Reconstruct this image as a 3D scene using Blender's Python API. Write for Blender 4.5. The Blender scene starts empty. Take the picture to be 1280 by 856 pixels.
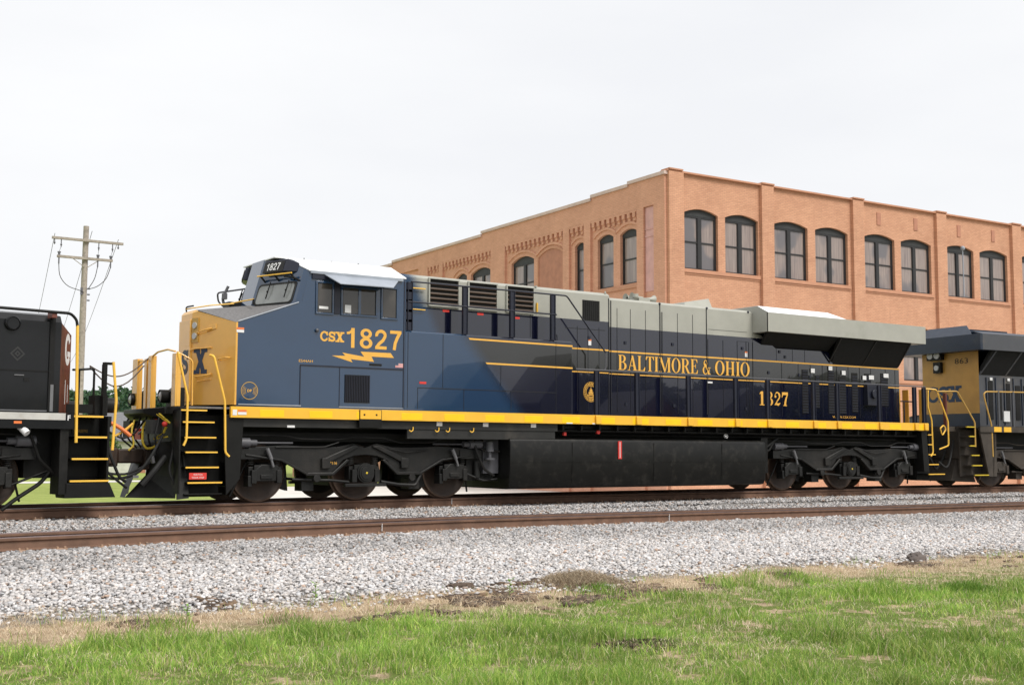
import bpy, math, random
import numpy as np
from mathutils import Vector, Matrix
random.seed(7); rng = np.random.default_rng(7)
PI = math.pi
sc = bpy.context.scene
C = sc.collection

# ------------------------------------------------------------------ materials
def nt(name):
    m = bpy.data.materials.new(name); m.use_nodes = True
    n = m.node_tree; b = n.nodes['Principled BSDF']
    return m, n, b
def node(n, t, **kw):
    x = n.nodes.new(t)
    for k, v in kw.items():
        if k.startswith('i_'): x.inputs[k[2:].replace('_', ' ')].default_value = v
        else: setattr(x, k, v)
    return x
def ramp(n, src, stops):
    r = node(n, 'ShaderNodeValToRGB'); e = r.color_ramp.elements
    while len(e) < len(stops): e.new(.5)
    for el, (p, c) in zip(e, stops): el.position = p; el.color = (*c, 1)
    n.links.new(src, r.inputs[0]); return r.outputs[0]
def coords(n, scale=(1, 1, 1)):
    t = node(n, 'ShaderNodeTexCoord'); mp = node(n, 'ShaderNodeMapping'); mp.inputs['Scale'].default_value = scale
    n.links.new(t.outputs['Object'], mp.inputs[0]); return mp.outputs[0]
def noise(n, vec, scale, detail=5, rough=.55):
    x = node(n, 'ShaderNodeTexNoise'); x.inputs['Scale'].default_value = scale
    x.inputs['Detail'].default_value = detail; x.inputs['Roughness'].default_value = rough
    n.links.new(vec, x.inputs['Vector']); return x.outputs['Fac']
def mix(n, f, a, b, mode='MIX'):
    x = node(n, 'ShaderNodeMix', data_type='RGBA', blend_type=mode)
    for s, v in ((0, f), (6, a), (7, b)):
        if hasattr(v, 'links'): n.links.new(v, x.inputs[s])
        else: x.inputs[s].default_value = v if s == 0 else (*v, 1)
    return x.outputs[2]
def mth(n, op, a, b=0, c=0):
    x = node(n, 'ShaderNodeMath', operation=op)
    for s, v in enumerate((a, b, c)):
        if hasattr(v, 'links'): n.links.new(v, x.inputs[s])
        else: x.inputs[s].default_value = v
    return x.outputs[0]
def smooth(n, v, a, b):
    x = node(n, 'ShaderNodeMapRange', interpolation_type='SMOOTHSTEP'); n.links.new(v, x.inputs[0])
    x.inputs[1].default_value = a; x.inputs[2].default_value = b; return x.outputs[0]
def bump(n, b, h, strength=.3, dist=.01):
    x = node(n, 'ShaderNodeBump'); x.inputs['Strength'].default_value = strength; x.inputs['Distance'].default_value = dist
    n.links.new(h, x.inputs['Height']); n.links.new(x.outputs[0], b.inputs['Normal'])
def mat(name, col, rough=.5, metal=0, var=.12, vs=3.0, dirt=None, dirt_amt=.0, bmp=0, bs=40, spec=.5, coat=0, ds=1.2):
    """paint with slight unevenness, optional dirt of its own colour"""
    m, n, b = nt(name); v = coords(n)
    f = noise(n, v, vs)
    lo = tuple(c * (1 - var) for c in col); hi = tuple(min(1, c * (1 + var)) for c in col)
    c = ramp(n, f, [(.3, lo), (.7, hi)])
    if dirt:
        g = noise(n, v, ds, 8, .65); gf = smooth(n, g, .62 - dirt_amt * .3, .75)
        c = mix(n, mth(n, 'MULTIPLY', gf, min(1, dirt_amt + .3)), c, dirt)
    n.links.new(c, b.inputs['Base Color'])
    r = noise(n, v, vs * 2.3); rr = node(n, 'ShaderNodeMapRange'); n.links.new(r, rr.inputs[0])
    rr.inputs[3].default_value = max(0, rough - .06); rr.inputs[4].default_value = min(1, rough + .08)
    n.links.new(rr.outputs[0], b.inputs['Roughness'])
    b.inputs['Metallic'].default_value = metal; b.inputs['Specular IOR Level'].default_value = spec
    if coat: b.inputs['Coat Weight'].default_value = coat; b.inputs['Coat Roughness'].default_value = .04
    if bmp: bump(n, b, noise(n, v, bs, 6, .6), bmp, .01)
    return m

BLUE = (.012, .039, .088); NAVY = (.004, .005, .016); GREY = (.36, .358, .315); CHAR = (.011, .011, .009); GOLD = (.78, .42, .07)
def paint_hood():
    """blue fades to navy along a diagonal; grey roof band and charcoal lettering band"""
    m, n, b = nt('loco_hood_paint'); t = node(n, 'ShaderNodeTexCoord'); s = node(n, 'ShaderNodeSeparateXYZ')
    n.links.new(t.outputs['Object'], s.inputs[0]); X, Y, Z = s.outputs
    w = noise(n, t.outputs['Object'], 60, 2)
    jit = mth(n, 'MULTIPLY', mth(n, 'SUBTRACT', w, .5), .35)
    # diagonal fade: boundary x = 4.1 at z 3.3, 5.4 at z 1.8
    d = mth(n, 'ADD', mth(n, 'ADD', X, mth(n, 'MULTIPLY', Z, .87)), jit)
    f = smooth(n, d, 6.75, 7.35)
    fu = smooth(n, mth(n, 'ADD', mth(n, 'SUBTRACT', X, mth(n, 'MULTIPLY', Z, -.5)), jit), 5.25, 5.6)
    isup = mth(n, 'GREATER_THAN', Z, 3.335)
    ff = node(n, 'ShaderNodeMix'); n.links.new(isup, ff.inputs[0]); n.links.new(f, ff.inputs[2]); n.links.new(fu, ff.inputs[3]); ff = ff.outputs[0]
    band = mth(n, 'MULTIPLY', mth(n, 'GREATER_THAN', Z, 2.73), mth(n, 'LESS_THAN', Z, 3.225))
    pt = coords(n); pn = noise(n, pt, 2.0)
    nav = mix(n, band, NAVY, CHAR)
    top = mth(n, 'GREATER_THAN', Z, 3.865)
    topB = mth(n, 'MULTIPLY', mth(n, 'GREATER_THAN', Z, 3.775), mth(n, 'GREATER_THAN', X, 8.245))
    tp = mth(n, 'MAXIMUM', top, topB)
    gr = ramp(n, pn, [(.3, tuple(c * .93 for c in GREY)), (.7, tuple(c * 1.06 for c in GREY))])
    c = mix(n, tp, nav, gr); c = mix(n, ff, BLUE, c)
    n.links.new(c, b.inputs['Base Color'])
    b.inputs['Roughness'].default_value = .3
    rg = node(n, 'ShaderNodeMapRange'); n.links.new(tp, rg.inputs[0]); rg.inputs[3].default_value = .11; rg.inputs[4].default_value = .5
    n.links.new(rg.outputs[0], b.inputs['Roughness'])
    cw = mth(n, 'SUBTRACT', 1, tp); n.links.new(mth(n, 'MULTIPLY', cw, .9), b.inputs['Coat Weight']); b.inputs['Coat Roughness'].default_value = .012
    bump(n, b, noise(n, t.outputs['Object'], 1.4, 2), .03, .05)
    return m
def brick(name, a, b_, mortar):
    m, n, b = nt(name); t = node(n, 'ShaderNodeTexCoord'); s = node(n, 'ShaderNodeSeparateXYZ'); n.links.new(t.outputs['Object'], s.inputs[0])
    cb = node(n, 'ShaderNodeCombineXYZ'); n.links.new(mth(n, 'ADD', s.outputs[0], s.outputs[1]), cb.inputs[0]); n.links.new(s.outputs[2], cb.inputs[1])
    bt = node(n, 'ShaderNodeTexBrick'); n.links.new(cb.outputs[0], bt.inputs['Vector'])
    bt.inputs['Scale'].default_value = 1; bt.inputs['Brick Width'].default_value = .215; bt.inputs['Row Height'].default_value = .075
    bt.inputs['Mortar Size'].default_value = .008; bt.inputs['Mortar Smooth'].default_value = .3; bt.inputs['Bias'].default_value = 0
    bt.inputs['Color1'].default_value = (*a, 1); bt.inputs['Color2'].default_value = (*b_, 1); bt.inputs['Mortar'].default_value = (*mortar, 1)
    f = noise(n, t.outputs['Object'], .7, 7, .7)
    c = mix(n, .35, bt.outputs['Color'], ramp(n, f, [(.3, tuple(x * .8 for x in a)), (.7, tuple(min(1, x * 1.15) for x in b_))]))
    st = noise(n, coords(n, (1.2, 1.2, 6)), 1.4, 6, .7); c = mix(n, mth(n, 'MULTIPLY', smooth(n, st, .52, .75), .28), c, (a[0] * .70, a[1] * .66, a[2] * .62))
    sp = noise(n, coords(n, (2.5, 2.5, .35)), 1.6, 5, .7); c = mix(n, mth(n, 'MULTIPLY', smooth(n, sp, .56, .72), .22), c, (a[0] * .55, a[1] * .55, a[2] * .55))
    n.links.new(c, b.inputs['Base Color']); b.inputs['Roughness'].default_value = .85
    bump(n, b, bt.outputs['Fac'], -.5, .01); return m
def glassy(name, col, rough=.06):
    m, n, b = nt(name); v = coords(n); c = ramp(n, noise(n, v, 1.3, 3), [(.35, tuple(x * .7 for x in col)), (.65, tuple(x * 1.3 for x in col))])
    n.links.new(c, b.inputs['Base Color']); b.inputs['Roughness'].default_value = rough; b.inputs['Specular IOR Level'].default_value = .7
    bump(n, b, noise(n, v, .8, 2), .03, .05)
    return m
def attr_mat(name, rough=.8, trans=0, spec=.3):
    m, n, b = nt(name); a = node(n, 'ShaderNodeAttribute', attribute_name='Col')
    n.links.new(a.outputs['Color'], b.inputs['Base Color']); b.inputs['Roughness'].default_value = rough; b.inputs['Specular IOR Level'].default_value = spec
    if trans:
        tr = node(n, 'ShaderNodeBsdfTranslucent'); n.links.new(a.outputs['Color'], tr.inputs[0]); ms = node(n, 'ShaderNodeMixShader'); ms.inputs[0].default_value = trans
        out = n.nodes['Material Output']; n.links.new(b.outputs[0], ms.inputs[1]); n.links.new(tr.outputs[0], ms.inputs[2]); n.links.new(ms.outputs[0], out.inputs[0])
    return m

def paint_blue():
    m, n, b = nt('loco_blue_paint'); v = coords(n)
    c = ramp(n, noise(n, v, 1.5, 4), [(.3, tuple(x * .94 for x in BLUE)), (.7, tuple(x * 1.06 for x in BLUE))])
    n.links.new(c, b.inputs['Base Color']); b.inputs['Roughness'].default_value = .10; b.inputs['Coat Weight'].default_value = .9; b.inputs['Coat Roughness'].default_value = .012
    bump(n, b, noise(n, v, 1.3, 2), .035, .05); return m
M = dict(
    letter=mat('lettering_blue', (.030, .052, .095), .5, spec=.3),
    cyl2=mat('worn_grey', (.022, .022, .023), .5),
    blue=paint_blue(), hood=paint_hood(),
    navy=mat('navy_paint', (.011, .013, .026), .35), grey=mat('grey_roof_paint', GREY, .45, var=.05, dirt=(.28, .29, .24), dirt_amt=.35),
    yellow=mat('yellow_paint', (.74, .40, .07), .32, coat=.3, var=.05), sill=mat('sill_yellow', (.85, .47, .04), .4, var=.06),
    refl=mat('reflective_yellow', (.95, .58, .01), .35, var=.04), gold=mat('gold_lettering', GOLD, .45, var=.03), safety=mat('safety_yellow', (.88, .52, .07), .4, var=.05),
    dgold=mat('faded_gold', (.50, .30, .07), .5),
    white=mat('roof_white', (.86, .87, .88), .5, var=.03), wlab=mat('white_label', (.75, .75, .75), .5, var=.03), red=mat('red_label', (.62, .04, .03), .5), orange=mat('orange_label', (.8, .2, .05), .5),
    black=mat('black_metal', (.007, .007, .0065), .5, spec=.25, var=.3, dirt=(.028, .026, .024), dirt_amt=.25), truck=mat('grimy_truck_black', (.008, .008, .0076), .5, spec=.4, var=.35, dirt=(.034, .030, .026), dirt_amt=.45, bmp=.3, bs=30),
    tank=mat('fuel_tank_black', (.006, .006, .0055), .42, spec=.28, var=.3, vs=2, dirt=(.026, .024, .021), dirt_amt=.5, ds=5, bmp=.12, bs=3),
    skirt=mat('skirt_dark', (.016, .016, .015), .5, var=.3, dirt=(.07, .06, .05), dirt_amt=.3),
    wheel=mat('wheel_rust', (.045, .026, .017), .55, var=.35, dirt=(.03, .025, .02), dirt_amt=.4), tread=mat('wheel_tread', (.14, .095, .07), .4, metal=.4, var=.3),
    steel=mat('dull_steel', (.20, .20, .21), .4, metal=.5), anti=mat('antislip_grey', (.15, .145, .145), .8, var=.25, vs=25, bmp=.4, bs=120),
    cyl=mat('cylinder_grey', (.09, .09, .10), .4), slat=mat('louvre_brown', (.085, .055, .038), .5, var=.2), pit=mat('dark_opening', (.006, .006, .006), .9),
    win=glassy('cab_side_glass', (.045, .040, .034)), wind=glassy('windshield_glass', (.20, .21, .205), .12), rubber=mat('rubber', (.012, .012, .012), .7), lens=mat('lamp_lens', (.42, .42, .41), .12, spec=.9),
    hose=mat('yellow_hose', (.62, .45, .03), .5), aw=mat('awning_grey', (.30, .33, .38), .45), seam=mat('seam_dark', (.008, .009, .013), .7),
    bk=mat('black_loco_paint', (.007, .0075, .009), .3, spec=.3, var=.3, vs=1.5, dirt=(.022, .021, .02), dirt_amt=.2, coat=.2), bkred=mat('oxide_red', (.13, .035, .022), .5, var=.3, dirt=(.06, .03, .02), dirt_amt=.4),
    wband=mat('dirty_white_band', (.50, .49, .46), .5, var=.15, dirt=(.35, .22, .13), dirt_amt=.25, ds=4),
    csxb=mat('old_blue', (.009, .018, .038), .4, var=.15, dirt=(.05, .055, .06), dirt_amt=.3), csxy=mat('old_gold', (.46, .245, .05), .45, var=.1, dirt=(.24, .13, .05), dirt_amt=.3),
    csxg=mat('old_grey', (.065, .068, .078), .5, var=.1, dirt=(.14, .12, .10), dirt_amt=.4), grime=mat('brown_grime', (.045, .036, .028), .7, var=.3, dirt=(.075, .06, .047), dirt_amt=.5, bmp=.3),
    brickF=brick('brick_orange', (.53, .265, .158), (.65, .35, .215), (.32, .175, .125)), brickL=brick('brick_side_lightened', (.60, .30, .19), (.70, .37, .245), (.42, .235, .17)),  # side brick base raised to make up for the weaker light on that wall
    brickT=mat('painted_brick_trim', (.52, .26, .16), .8, var=.08, bmp=.2), brickD=mat('darker_brick', (.44, .205, .135), .85, var=.12), pink=mat('faded_pink_paint', (.62, .36, .33), .8, var=.12, dirt=(.5, .26, .2), dirt_amt=.3),
    cope=mat('coping', (.60, .46, .41), .7, var=.1), wframe=mat('window_frame_black', (.020, .020, .022), .5), whead=mat('window_arch_grey', (.030, .032, .034), .6),
    pane=glassy('window_glass', (.10, .10, .105), .05), curtain=None,
    wood=mat('weathered_wood', (.33, .29, .25), .85, var=.25, vs=8, dirt=(.16, .14, .13), dirt_amt=.4), tie=mat('creosote_tie', (.16, .11, .08), .85, var=.4, vs=6, dirt=(.42, .26, .14), dirt_amt=.5, bmp=.5),
    rail=mat('rail_rust', (.17, .095, .062), .75, var=.22, vs=5, dirt=(.08, .045, .03), dirt_amt=.4), railh=mat('rail_head', (.085, .06, .06), .3, metal=.6, var=.2), plate=mat('tie_plate', (.38, .25, .17), .8, var=.3), wire=mat('wire', (.05, .05, .05), .6), insul=mat('insulator', (.12, .12, .14), .3),
    conc=mat('concrete_lot', (.62, .60, .56), .9, var=.1, vs=1, dirt=(.45, .43, .40), dirt_amt=.3), roofg=mat('shingle_grey', (.17, .17, .18), .9, var=.2, vs=9), siding=mat('siding_white', (.6, .6, .57), .8), bark=mat('bark', (.12, .09, .07), .9, var=.3, vs=10),
    rock=mat('dark_stone', (.12, .10, .09), .9, var=.3, bmp=.5, bs=8), tan=mat('tan_siding', (.45, .36, .26), .8), whouse=mat('shade_window', (.03, .035, .04), .2))
def curtain_glass(lo_, hi_):
    m, n, b = nt('curtained_pane'); t = node(n, 'ShaderNodeTexCoord')
    s = node(n, 'ShaderNodeSeparateXYZ'); n.links.new(t.outputs['Object'], s.inputs[0])
    cb = node(n, 'ShaderNodeCombineXYZ'); n.links.new(mth(n, 'MULTIPLY', mth(n, 'ADD', s.outputs[0], s.outputs[1]), 9), cb.inputs[0]); n.links.new(mth(n, 'MULTIPLY', s.outputs[2], .4), cb.inputs[2])
    f = noise(n, cb.outputs[0], 1.4, 4, .6); big = noise(n, t.outputs['Object'], .5, 2)
    folds = ramp(n, f, [(.3, (.17, .13, .12)), (.5, (.26, .205, .185)), (.72, (.36, .29, .25))]); c = mix(n, smooth(n, big, lo_, hi_), (.13, .118, .125), folds)
    n.links.new(c, b.inputs['Base Color']); b.inputs['Roughness'].default_value = .35; b.inputs['Coat Weight'].default_value = .8; b.inputs['Coat Roughness'].default_value = .02
    bump(n, b, noise(n, t.outputs['Object'], .5, 2), .02, .05); return m
M['curtain'] = curtain_glass(.40, .50); M['curtain_drawn'] = curtain_glass(.30, .38); M['curtain_thin'] = curtain_glass(.52, .60)

# ------------------------------------------------------------------ mesh builder
class MB:
    def __init__(s): s.v = []; s.f = []; s.mi = []; s.cur = 0
    def add(s, vs, fs):
        o = len(s.v); s.v += [tuple(map(float, p)) for p in vs]; s.f += [tuple(o + i for i in f) for f in fs]; s.mi += [s.cur] * len(fs); return s
    def m(s, i): s.cur = i; return s
    def box(s, x0, x1, y0, y1, z0, z1):
        if x0 > x1: x0, x1 = x1, x0
        if y0 > y1: y0, y1 = y1, y0
        if z0 > z1: z0, z1 = z1, z0
        return s.add([(x0, y0, z0), (x1, y0, z0), (x1, y1, z0), (x0, y1, z0), (x0, y0, z1), (x1, y0, z1), (x1, y1, z1), (x0, y1, z1)],
                     [(0, 3, 2, 1), (4, 5, 6, 7), (0, 1, 5, 4), (1, 2, 6, 5), (2, 3, 7, 6), (3, 0, 4, 7)])
    def hull(s, A, B):   # loft between two equal polygons
        n = len(A); return s.add(list(A) + list(B), [tuple(range(n))[::-1], tuple(range(n, 2 * n))] + [(i, (i + 1) % n, n + (i + 1) % n, n + i) for i in range(n)])
    def xz(s, P, y0, y1): return s.hull([(x, y0, z) for x, z in P], [(x, y1, z) for x, z in P])
    def yz(s, P, x0, x1): return s.hull([(x0, y, z) for y, z in P], [(x1, y, z) for y, z in P])
    def xy(s, P, z0, z1): return s.hull([(x, y, z0) for x, y in P], [(x, y, z1) for x, y in P])
    def cyl(s, a, b, r, r2=None, n=14, cap=True):
        a, b = Vector(a), Vector(b); r2 = r if r2 is None else r2; d = (b - a).normalized(); u = d.orthogonal().normalized(); w = d.cross(u)
        P = [a + (u * math.cos(2 * PI * i / n) + w * math.sin(2 * PI * i / n)) * r for i in range(n)]
        Q = [b + (u * math.cos(2 * PI * i / n) + w * math.sin(2 * PI * i / n)) * r2 for i in range(n)]
        fs = [(i, (i + 1) % n, n + (i + 1) % n, n + i) for i in range(n)]
        if cap: fs += [tuple(range(n))[::-1], tuple(range(n, 2 * n))]
        return s.add(P + Q, fs)
    def tube(s, pts, r, n=8, bend=.06):
        pts = [Vector(p) for p in pts]; Q = [pts[0]]
        for i in range(1, len(pts) - 1):     # round the bends
            p = pts[i]; a = (pts[i - 1] - p); c = (pts[i + 1] - p); k = min(bend, a.length * .45, c.length * .45)
            A = p + a.normalized() * k; B = p + c.normalized() * k
            if bend <= 0: Q.append(p); continue
            for t in (0, .33, .66, 1): Q.append(A * (1 - t) ** 2 + p * 2 * t * (1 - t) + B * t * t)
        Q.append(pts[-1]); vs = []; up = None
        for i, p in enumerate(Q):
            d = (Q[min(i + 1, len(Q) - 1)] - Q[max(i - 1, 0)]).normalized()
            if up is None: up = d.orthogonal().normalized()
            up = (up - d * up.dot(d)).normalized(); w = d.cross(up)
            vs += [p + (up * math.cos(2 * PI * j / n) + w * math.sin(2 * PI * j / n)) * r for j in range(n)]
        L = len(Q); fs = [(i * n + j, i * n + (j + 1) % n, (i + 1) * n + (j + 1) % n, (i + 1) * n + j) for i in range(L - 1) for j in range(n)]
        fs += [tuple(range(n))[::-1], tuple(range((L - 1) * n, L * n))]
        return s.add(vs, fs)
    def lathe(s, c, axis, prof, n=28):   # prof: (r, t along axis)
        c = Vector(c); d = Vector(axis).normalized(); u = d.orthogonal().normalized(); w = d.cross(u); vs = []
        for r, t in prof: vs += [c + d * t + (u * math.cos(2 * PI * i / n) + w * math.sin(2 * PI * i / n)) * r for i in range(n)]
        return s.add(vs, [(k * n + i, k * n + (i + 1) % n, (k + 1) * n + (i + 1) % n, (k + 1) * n + i) for k in range(len(prof) - 1) for i in range(n)])
    def sphere(s, c, r, n=12, k=8, sx=1, sy=1, sz=1):
        vs = [(c[0] + sx * r * math.sin(PI * i / k) * math.cos(2 * PI * j / n), c[1] + sy * r * math.sin(PI * i / k) * math.sin(2 * PI * j / n), c[2] + sz * r * math.cos(PI * i / k)) for i in range(k + 1) for j in range(n)]
        return s.add(vs, [(i * n + j, i * n + (j + 1) % n, (i + 1) * n + (j + 1) % n, (i + 1) * n + j) for i in range(k) for j in range(n)])
    def clusters(s):
        n = len(s.v); p = list(range(n))
        def fd(i):
            while p[i] != i: p[i] = p[p[i]]; i = p[i]
            return i
        for f in s.f:
            a = fd(f[0])
            for k in f[1:]: p[fd(k)] = a
        V_ = np.array(s.v); lab = np.array([fd(i) for i in range(n)]); u, inv = np.unique(lab, return_inverse=True); k = len(u)
        if k < 2 or k > 400: return None
        lo = np.full((k, 3), 1e9); hi = np.full((k, 3), -1e9); np.minimum.at(lo, inv, V_); np.maximum.at(hi, inv, V_); L_ = (hi - lo).max(1); q = list(range(k))
        def fq(i):
            while q[i] != i: q[i] = q[q[i]]; i = q[i]
            return i
        for i in range(k):
            g = np.maximum(0, np.maximum(lo[i] - hi, lo - hi[i])); d = np.sqrt((g ** 2).sum(1)); lim = np.maximum(.02, .42 * np.maximum(L_, L_[i]))
            for j in np.nonzero(d < lim)[0]: q[fq(int(j))] = fq(i)
        c = np.array([fq(i) for i in range(k)])[inv]; u2 = list(dict.fromkeys(c.tolist())); return c, u2
    def build(s, name, mats, parent=None, bevel=0, smooth=True, angle=35, loc=None, rz=0):
        if parent and not any(w in name for w in ('lettering', 'seam', 'emblem', 'flag', 'number', 'louvre', 'seal', 'sill', 'cable')) and len(s.f) < 6000:
            r = s.clusters()
            if r and 1 < len(r[1]) <= 40:
                c, u2 = r; first = None
                for w in u2:
                    m_ = MB(); idx = np.nonzero(c == w)[0]; mp_ = {int(a): b for b, a in enumerate(idx)}; m_.v = [s.v[int(a)] for a in idx]
                    for f, mi in zip(s.f, s.mi):
                        if f[0] in mp_: m_.f.append(tuple(mp_[k] for k in f)); m_.mi.append(mi)
                    o = m_._build(name, mats, parent, bevel, smooth, angle, loc, rz); first = first or o
                return first
        return s._build(name, mats, parent, bevel, smooth, angle, loc, rz)
    def _build(s, name, mats, parent=None, bevel=0, smooth=True, angle=35, loc=None, rz=0):
        me = bpy.data.meshes.new(name); me.from_pydata(s.v, [], s.f)
        for k in (mats if isinstance(mats, (list, tuple)) else [mats]): me.materials.append(k)
        me.polygons.foreach_set('material_index', s.mi)
        me.validate(); me.update()
        bm_fix(me)
        if smooth:
            me.polygons.foreach_set('use_smooth', [True] * len(me.polygons)); me.set_sharp_from_angle(angle=math.radians(angle))
        o = bpy.data.objects.new(name, me); C.objects.link(o)
        if parent:
            o.parent = parent
        if loc is not None: o.location = loc; o.rotation_euler.z = rz
        if bevel:
            b = o.modifiers.new('bevel', 'BEVEL'); b.width = bevel; b.segments = 2; b.limit_method = 'ANGLE'; b.angle_limit = math.radians(40)
        return o
import bmesh
def bm_fix(me):
    b = bmesh.new(); b.from_mesh(me); bmesh.ops.recalc_face_normals(b, faces=b.faces); b.to_mesh(me); b.free()
def thing(name, label, cat, loc=(0, 0, 0), rz=0, group=None):
    o = bpy.data.objects.new(name, None); o.empty_display_size = .2; C.objects.link(o); o.location = loc; o.rotation_euler.z = rz
    o['label'] = label; o['category'] = cat
    if group: o['group'] = group
    return o
def tag(o, label, cat, group=None):
    o['label'] = label; o['category'] = cat
    if group: o['group'] = group
    return o
def struct(o, kind='structure', label=None, cat=None):
    o['kind'] = kind
    if label: o['label'] = label
    if cat: o['category'] = cat
    return o
def copy_obj(o, parent=None):
    c = o.copy(); C.objects.link(c); c.parent = parent
    for ch in list(o.children): copy_obj(ch, c)
    return c

# ------------------------------------------------------------------ lettering (strokes and slabs, unit height 1)
class Glyphs:
    """writes on a plane: origin o, unit vectors u (right) and w (up); each piece a hair prouder than the last"""
    def __init__(s, mb, o, u, w, h, sx=1.0):
        s.mb = mb; s.o = Vector(o); s.u = Vector(u).normalized(); s.w = Vector(w).normalized(); s.n = s.u.cross(s.w); s.h = h; s.sx = sx; s.k = 0; s.x = 0
    def P(s, x, y): return s.o + s.u * ((s.x + x * s.sx) * s.h) + s.w * (y * s.h) + s.n * (.0015 + s.k * .00025)
    def poly(s, pts): s.k = (s.k + 1) % 12; s.mb.add([s.P(x, y) for x, y in pts], [tuple(range(len(pts)))])
    def rect(s, x0, x1, y0, y1): s.poly([(x0, y0), (x1, y0), (x1, y1), (x0, y1)])
    def ring(s, cx, cy, rx, ry, ix, iy, a0=0, a1=360, n=26, dx=0):
        s.k = (s.k + 1) % 12; A = [math.radians(a0 + (a1 - a0) * i / n) for i in range(n + 1)]
        vs = [s.P(cx + rx * math.cos(a), cy + ry * math.sin(a)) for a in A] + [s.P(cx + dx + ix * math.cos(a), cy + iy * math.sin(a)) for a in A]
        s.mb.add(vs, [(i, i + 1, n + 2 + i, n + 1 + i) for i in range(n)])
    def stroke(s, pts, wd):
        s.k = (s.k + 1) % 12; L = len(pts); vs = []
        ws = wd if isinstance(wd, (list, tuple)) else [wd] * L
        for i, (x, y) in enumerate(pts):
            a = pts[max(i - 1, 0)]; b = pts[min(i + 1, L - 1)]; dx, dy = (b[0] - a[0]) * s.sx, b[1] - a[1]; l = math.hypot(dx, dy) or 1
            vs += [s.P(x - dy / l * ws[i] / 2 / s.sx, y + dx / l * ws[i] / 2), s.P(x + dy / l * ws[i] / 2 / s.sx, y - dx / l * ws[i] / 2)]
        s.mb.add(vs, [(2 * i, 2 * i + 1, 2 * i + 3, 2 * i + 2) for i in range(L - 1)])
def arc(cx, cy, rx, ry, a0, a1, n=12): return [(cx + rx * math.cos(math.radians(a0 + (a1 - a0) * i / n)), cy + ry * math.sin(math.radians(a0 + (a1 - a0) * i / n))) for i in range(n + 1)]
T, S, V = .035, .045, .15      # hairline, serif thickness, stem
def serif(g, ch):
    def stem(x, v=V, y0=0, y1=1, e=.06):
        g.rect(x, x + v, y0, y1); g.rect(x - e, x + v + e, y0, y0 + S); g.rect(x - e, x + v + e, y1 - S, y1)
    if ch == 'B':
        stem(.07, e=.06); g.rect(.1, .32, 1 - S, 1); g.rect(.1, .32, .5, .5 + S); g.rect(.1, .34, 0, S)
        g.ring(.3, .76, .25, .24, .10, .195, -90, 90); g.ring(.33, .27, .28, .27, .12, .225, -90, 90); return .68
    if ch == 'A':
        g.poly([(.06, 0), (.12, 0), (.38, 1), (.32, 1)]); g.poly([(.46, 0), (.64, 0), (.40, 1), (.28, 1)]); g.rect(.17, .5, .3, .3 + T * 1.2); g.rect(-.01, .2, 0, S); g.rect(.39, .72, 0, S); return .71
    if ch == 'L':
        stem(.07); g.rect(.1, .55, 0, S); g.poly([(.55, 0), (.58, .26), (.53, .26), (.42, .04)]); return .6
    if ch == 'T':
        g.rect(.24, .24 + V, 0, 1); g.rect(.17, .46, 0, S); g.rect(.02, .61, 1 - S, 1); g.poly([(.02, 1), (0, .76), (.05, .76), (.14, .96)]); g.poly([(.61, 1), (.63, .76), (.58, .76), (.49, .96)]); return .64
    if ch == 'I': stem(.08); return .33
    if ch == 'M':
        g.rect(.09, .09 + T * 1.4, 0, 1); g.rect(0, .2, 0, S); g.poly([(.03, 1), (.21, 1), (.5, .12), (.42, 0)]); g.poly([(.42, 0), (.48, 0), (.76, 1), (.70, 1)]); stem(.7, e=.06); g.rect(0, .12, 1 - S, 1); return .95
    if ch == 'O': g.ring(.36, .5, .35, .52, .195, .475); return .76
    if ch == 'R':
        stem(.07); g.rect(.1, .34, 1 - S, 1); g.rect(.1, .34, .46, .46 + S); g.ring(.32, .74, .26, .26, .11, .215, -90, 90); g.poly([(.28, .48), (.42, .5), (.66, 0), (.5, 0)]); g.rect(.5, .72, 0, S); return .72
    if ch == 'E':
        stem(.07); g.rect(.1, .55, 0, S); g.rect(.1, .53, 1 - S, 1); g.rect(.1, .4, .5, .5 + S); g.rect(.38, .42, .38, .66); g.poly([(.55, 0), (.58, .26), (.53, .26), (.45, .04)]); g.poly([(.53, 1), (.55, .76), (.5, .76), (.43, .96)]); return .63
    if ch == 'H': stem(.07); stem(.47); g.rect(.2, .5, .48, .48 + S); return .75
    if ch == '&':
        g.ring(.3, .76, .19, .24, .09, .2); g.ring(.28, .28, .27, .3, .13, .24, 60, 330); g.poly([(.16, .72), (.30, .76), (.74, 0), (.56, 0)]); g.stroke(arc(.30, .32, .36, .32, -60, 15), .05); g.rect(.5, .78, 0, S); g.rect(.52, .78, .44, .44 + S); return .84
    if ch == '1': g.rect(.16, .36, 0, 1); g.rect(.04, .48, 0, .06); g.poly([(.16, 1), (.04, .84), (.04, .79), (.18, .84)]); return .56
    if ch == '8': g.ring(.34, .76, .27, .25, .12, .2); g.ring(.34, .27, .32, .28, .14, .23); return .7
    if ch == '2':
        g.stroke(arc(.3, .7, .22, .26, 170, -30, 14) + [(.1, .1)], [.05] * 4 + [.1] * 5 + [.16] * 4 + [.12] * 2 + [.06]); g.sd = 0; g.ring(.13, .66, .09, .09, .001, .001); g.stroke([(.05, .06), (.2, .14), (.4, .08), (.58, .2)], [.05, .16, .18, .04]); return .66
    if ch == '7': g.rect(.04, .6, .8, 1); g.stroke([(.56, .84), (.42, .55), (.34, .25), (.32, 0)], [.08, .15, .19, .22]); g.poly([(.04, .84), (.0, .62), (.06, .62), (.14, .82)]); g.rect(.16, .5, 0, .06); return .66
    return .3
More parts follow.
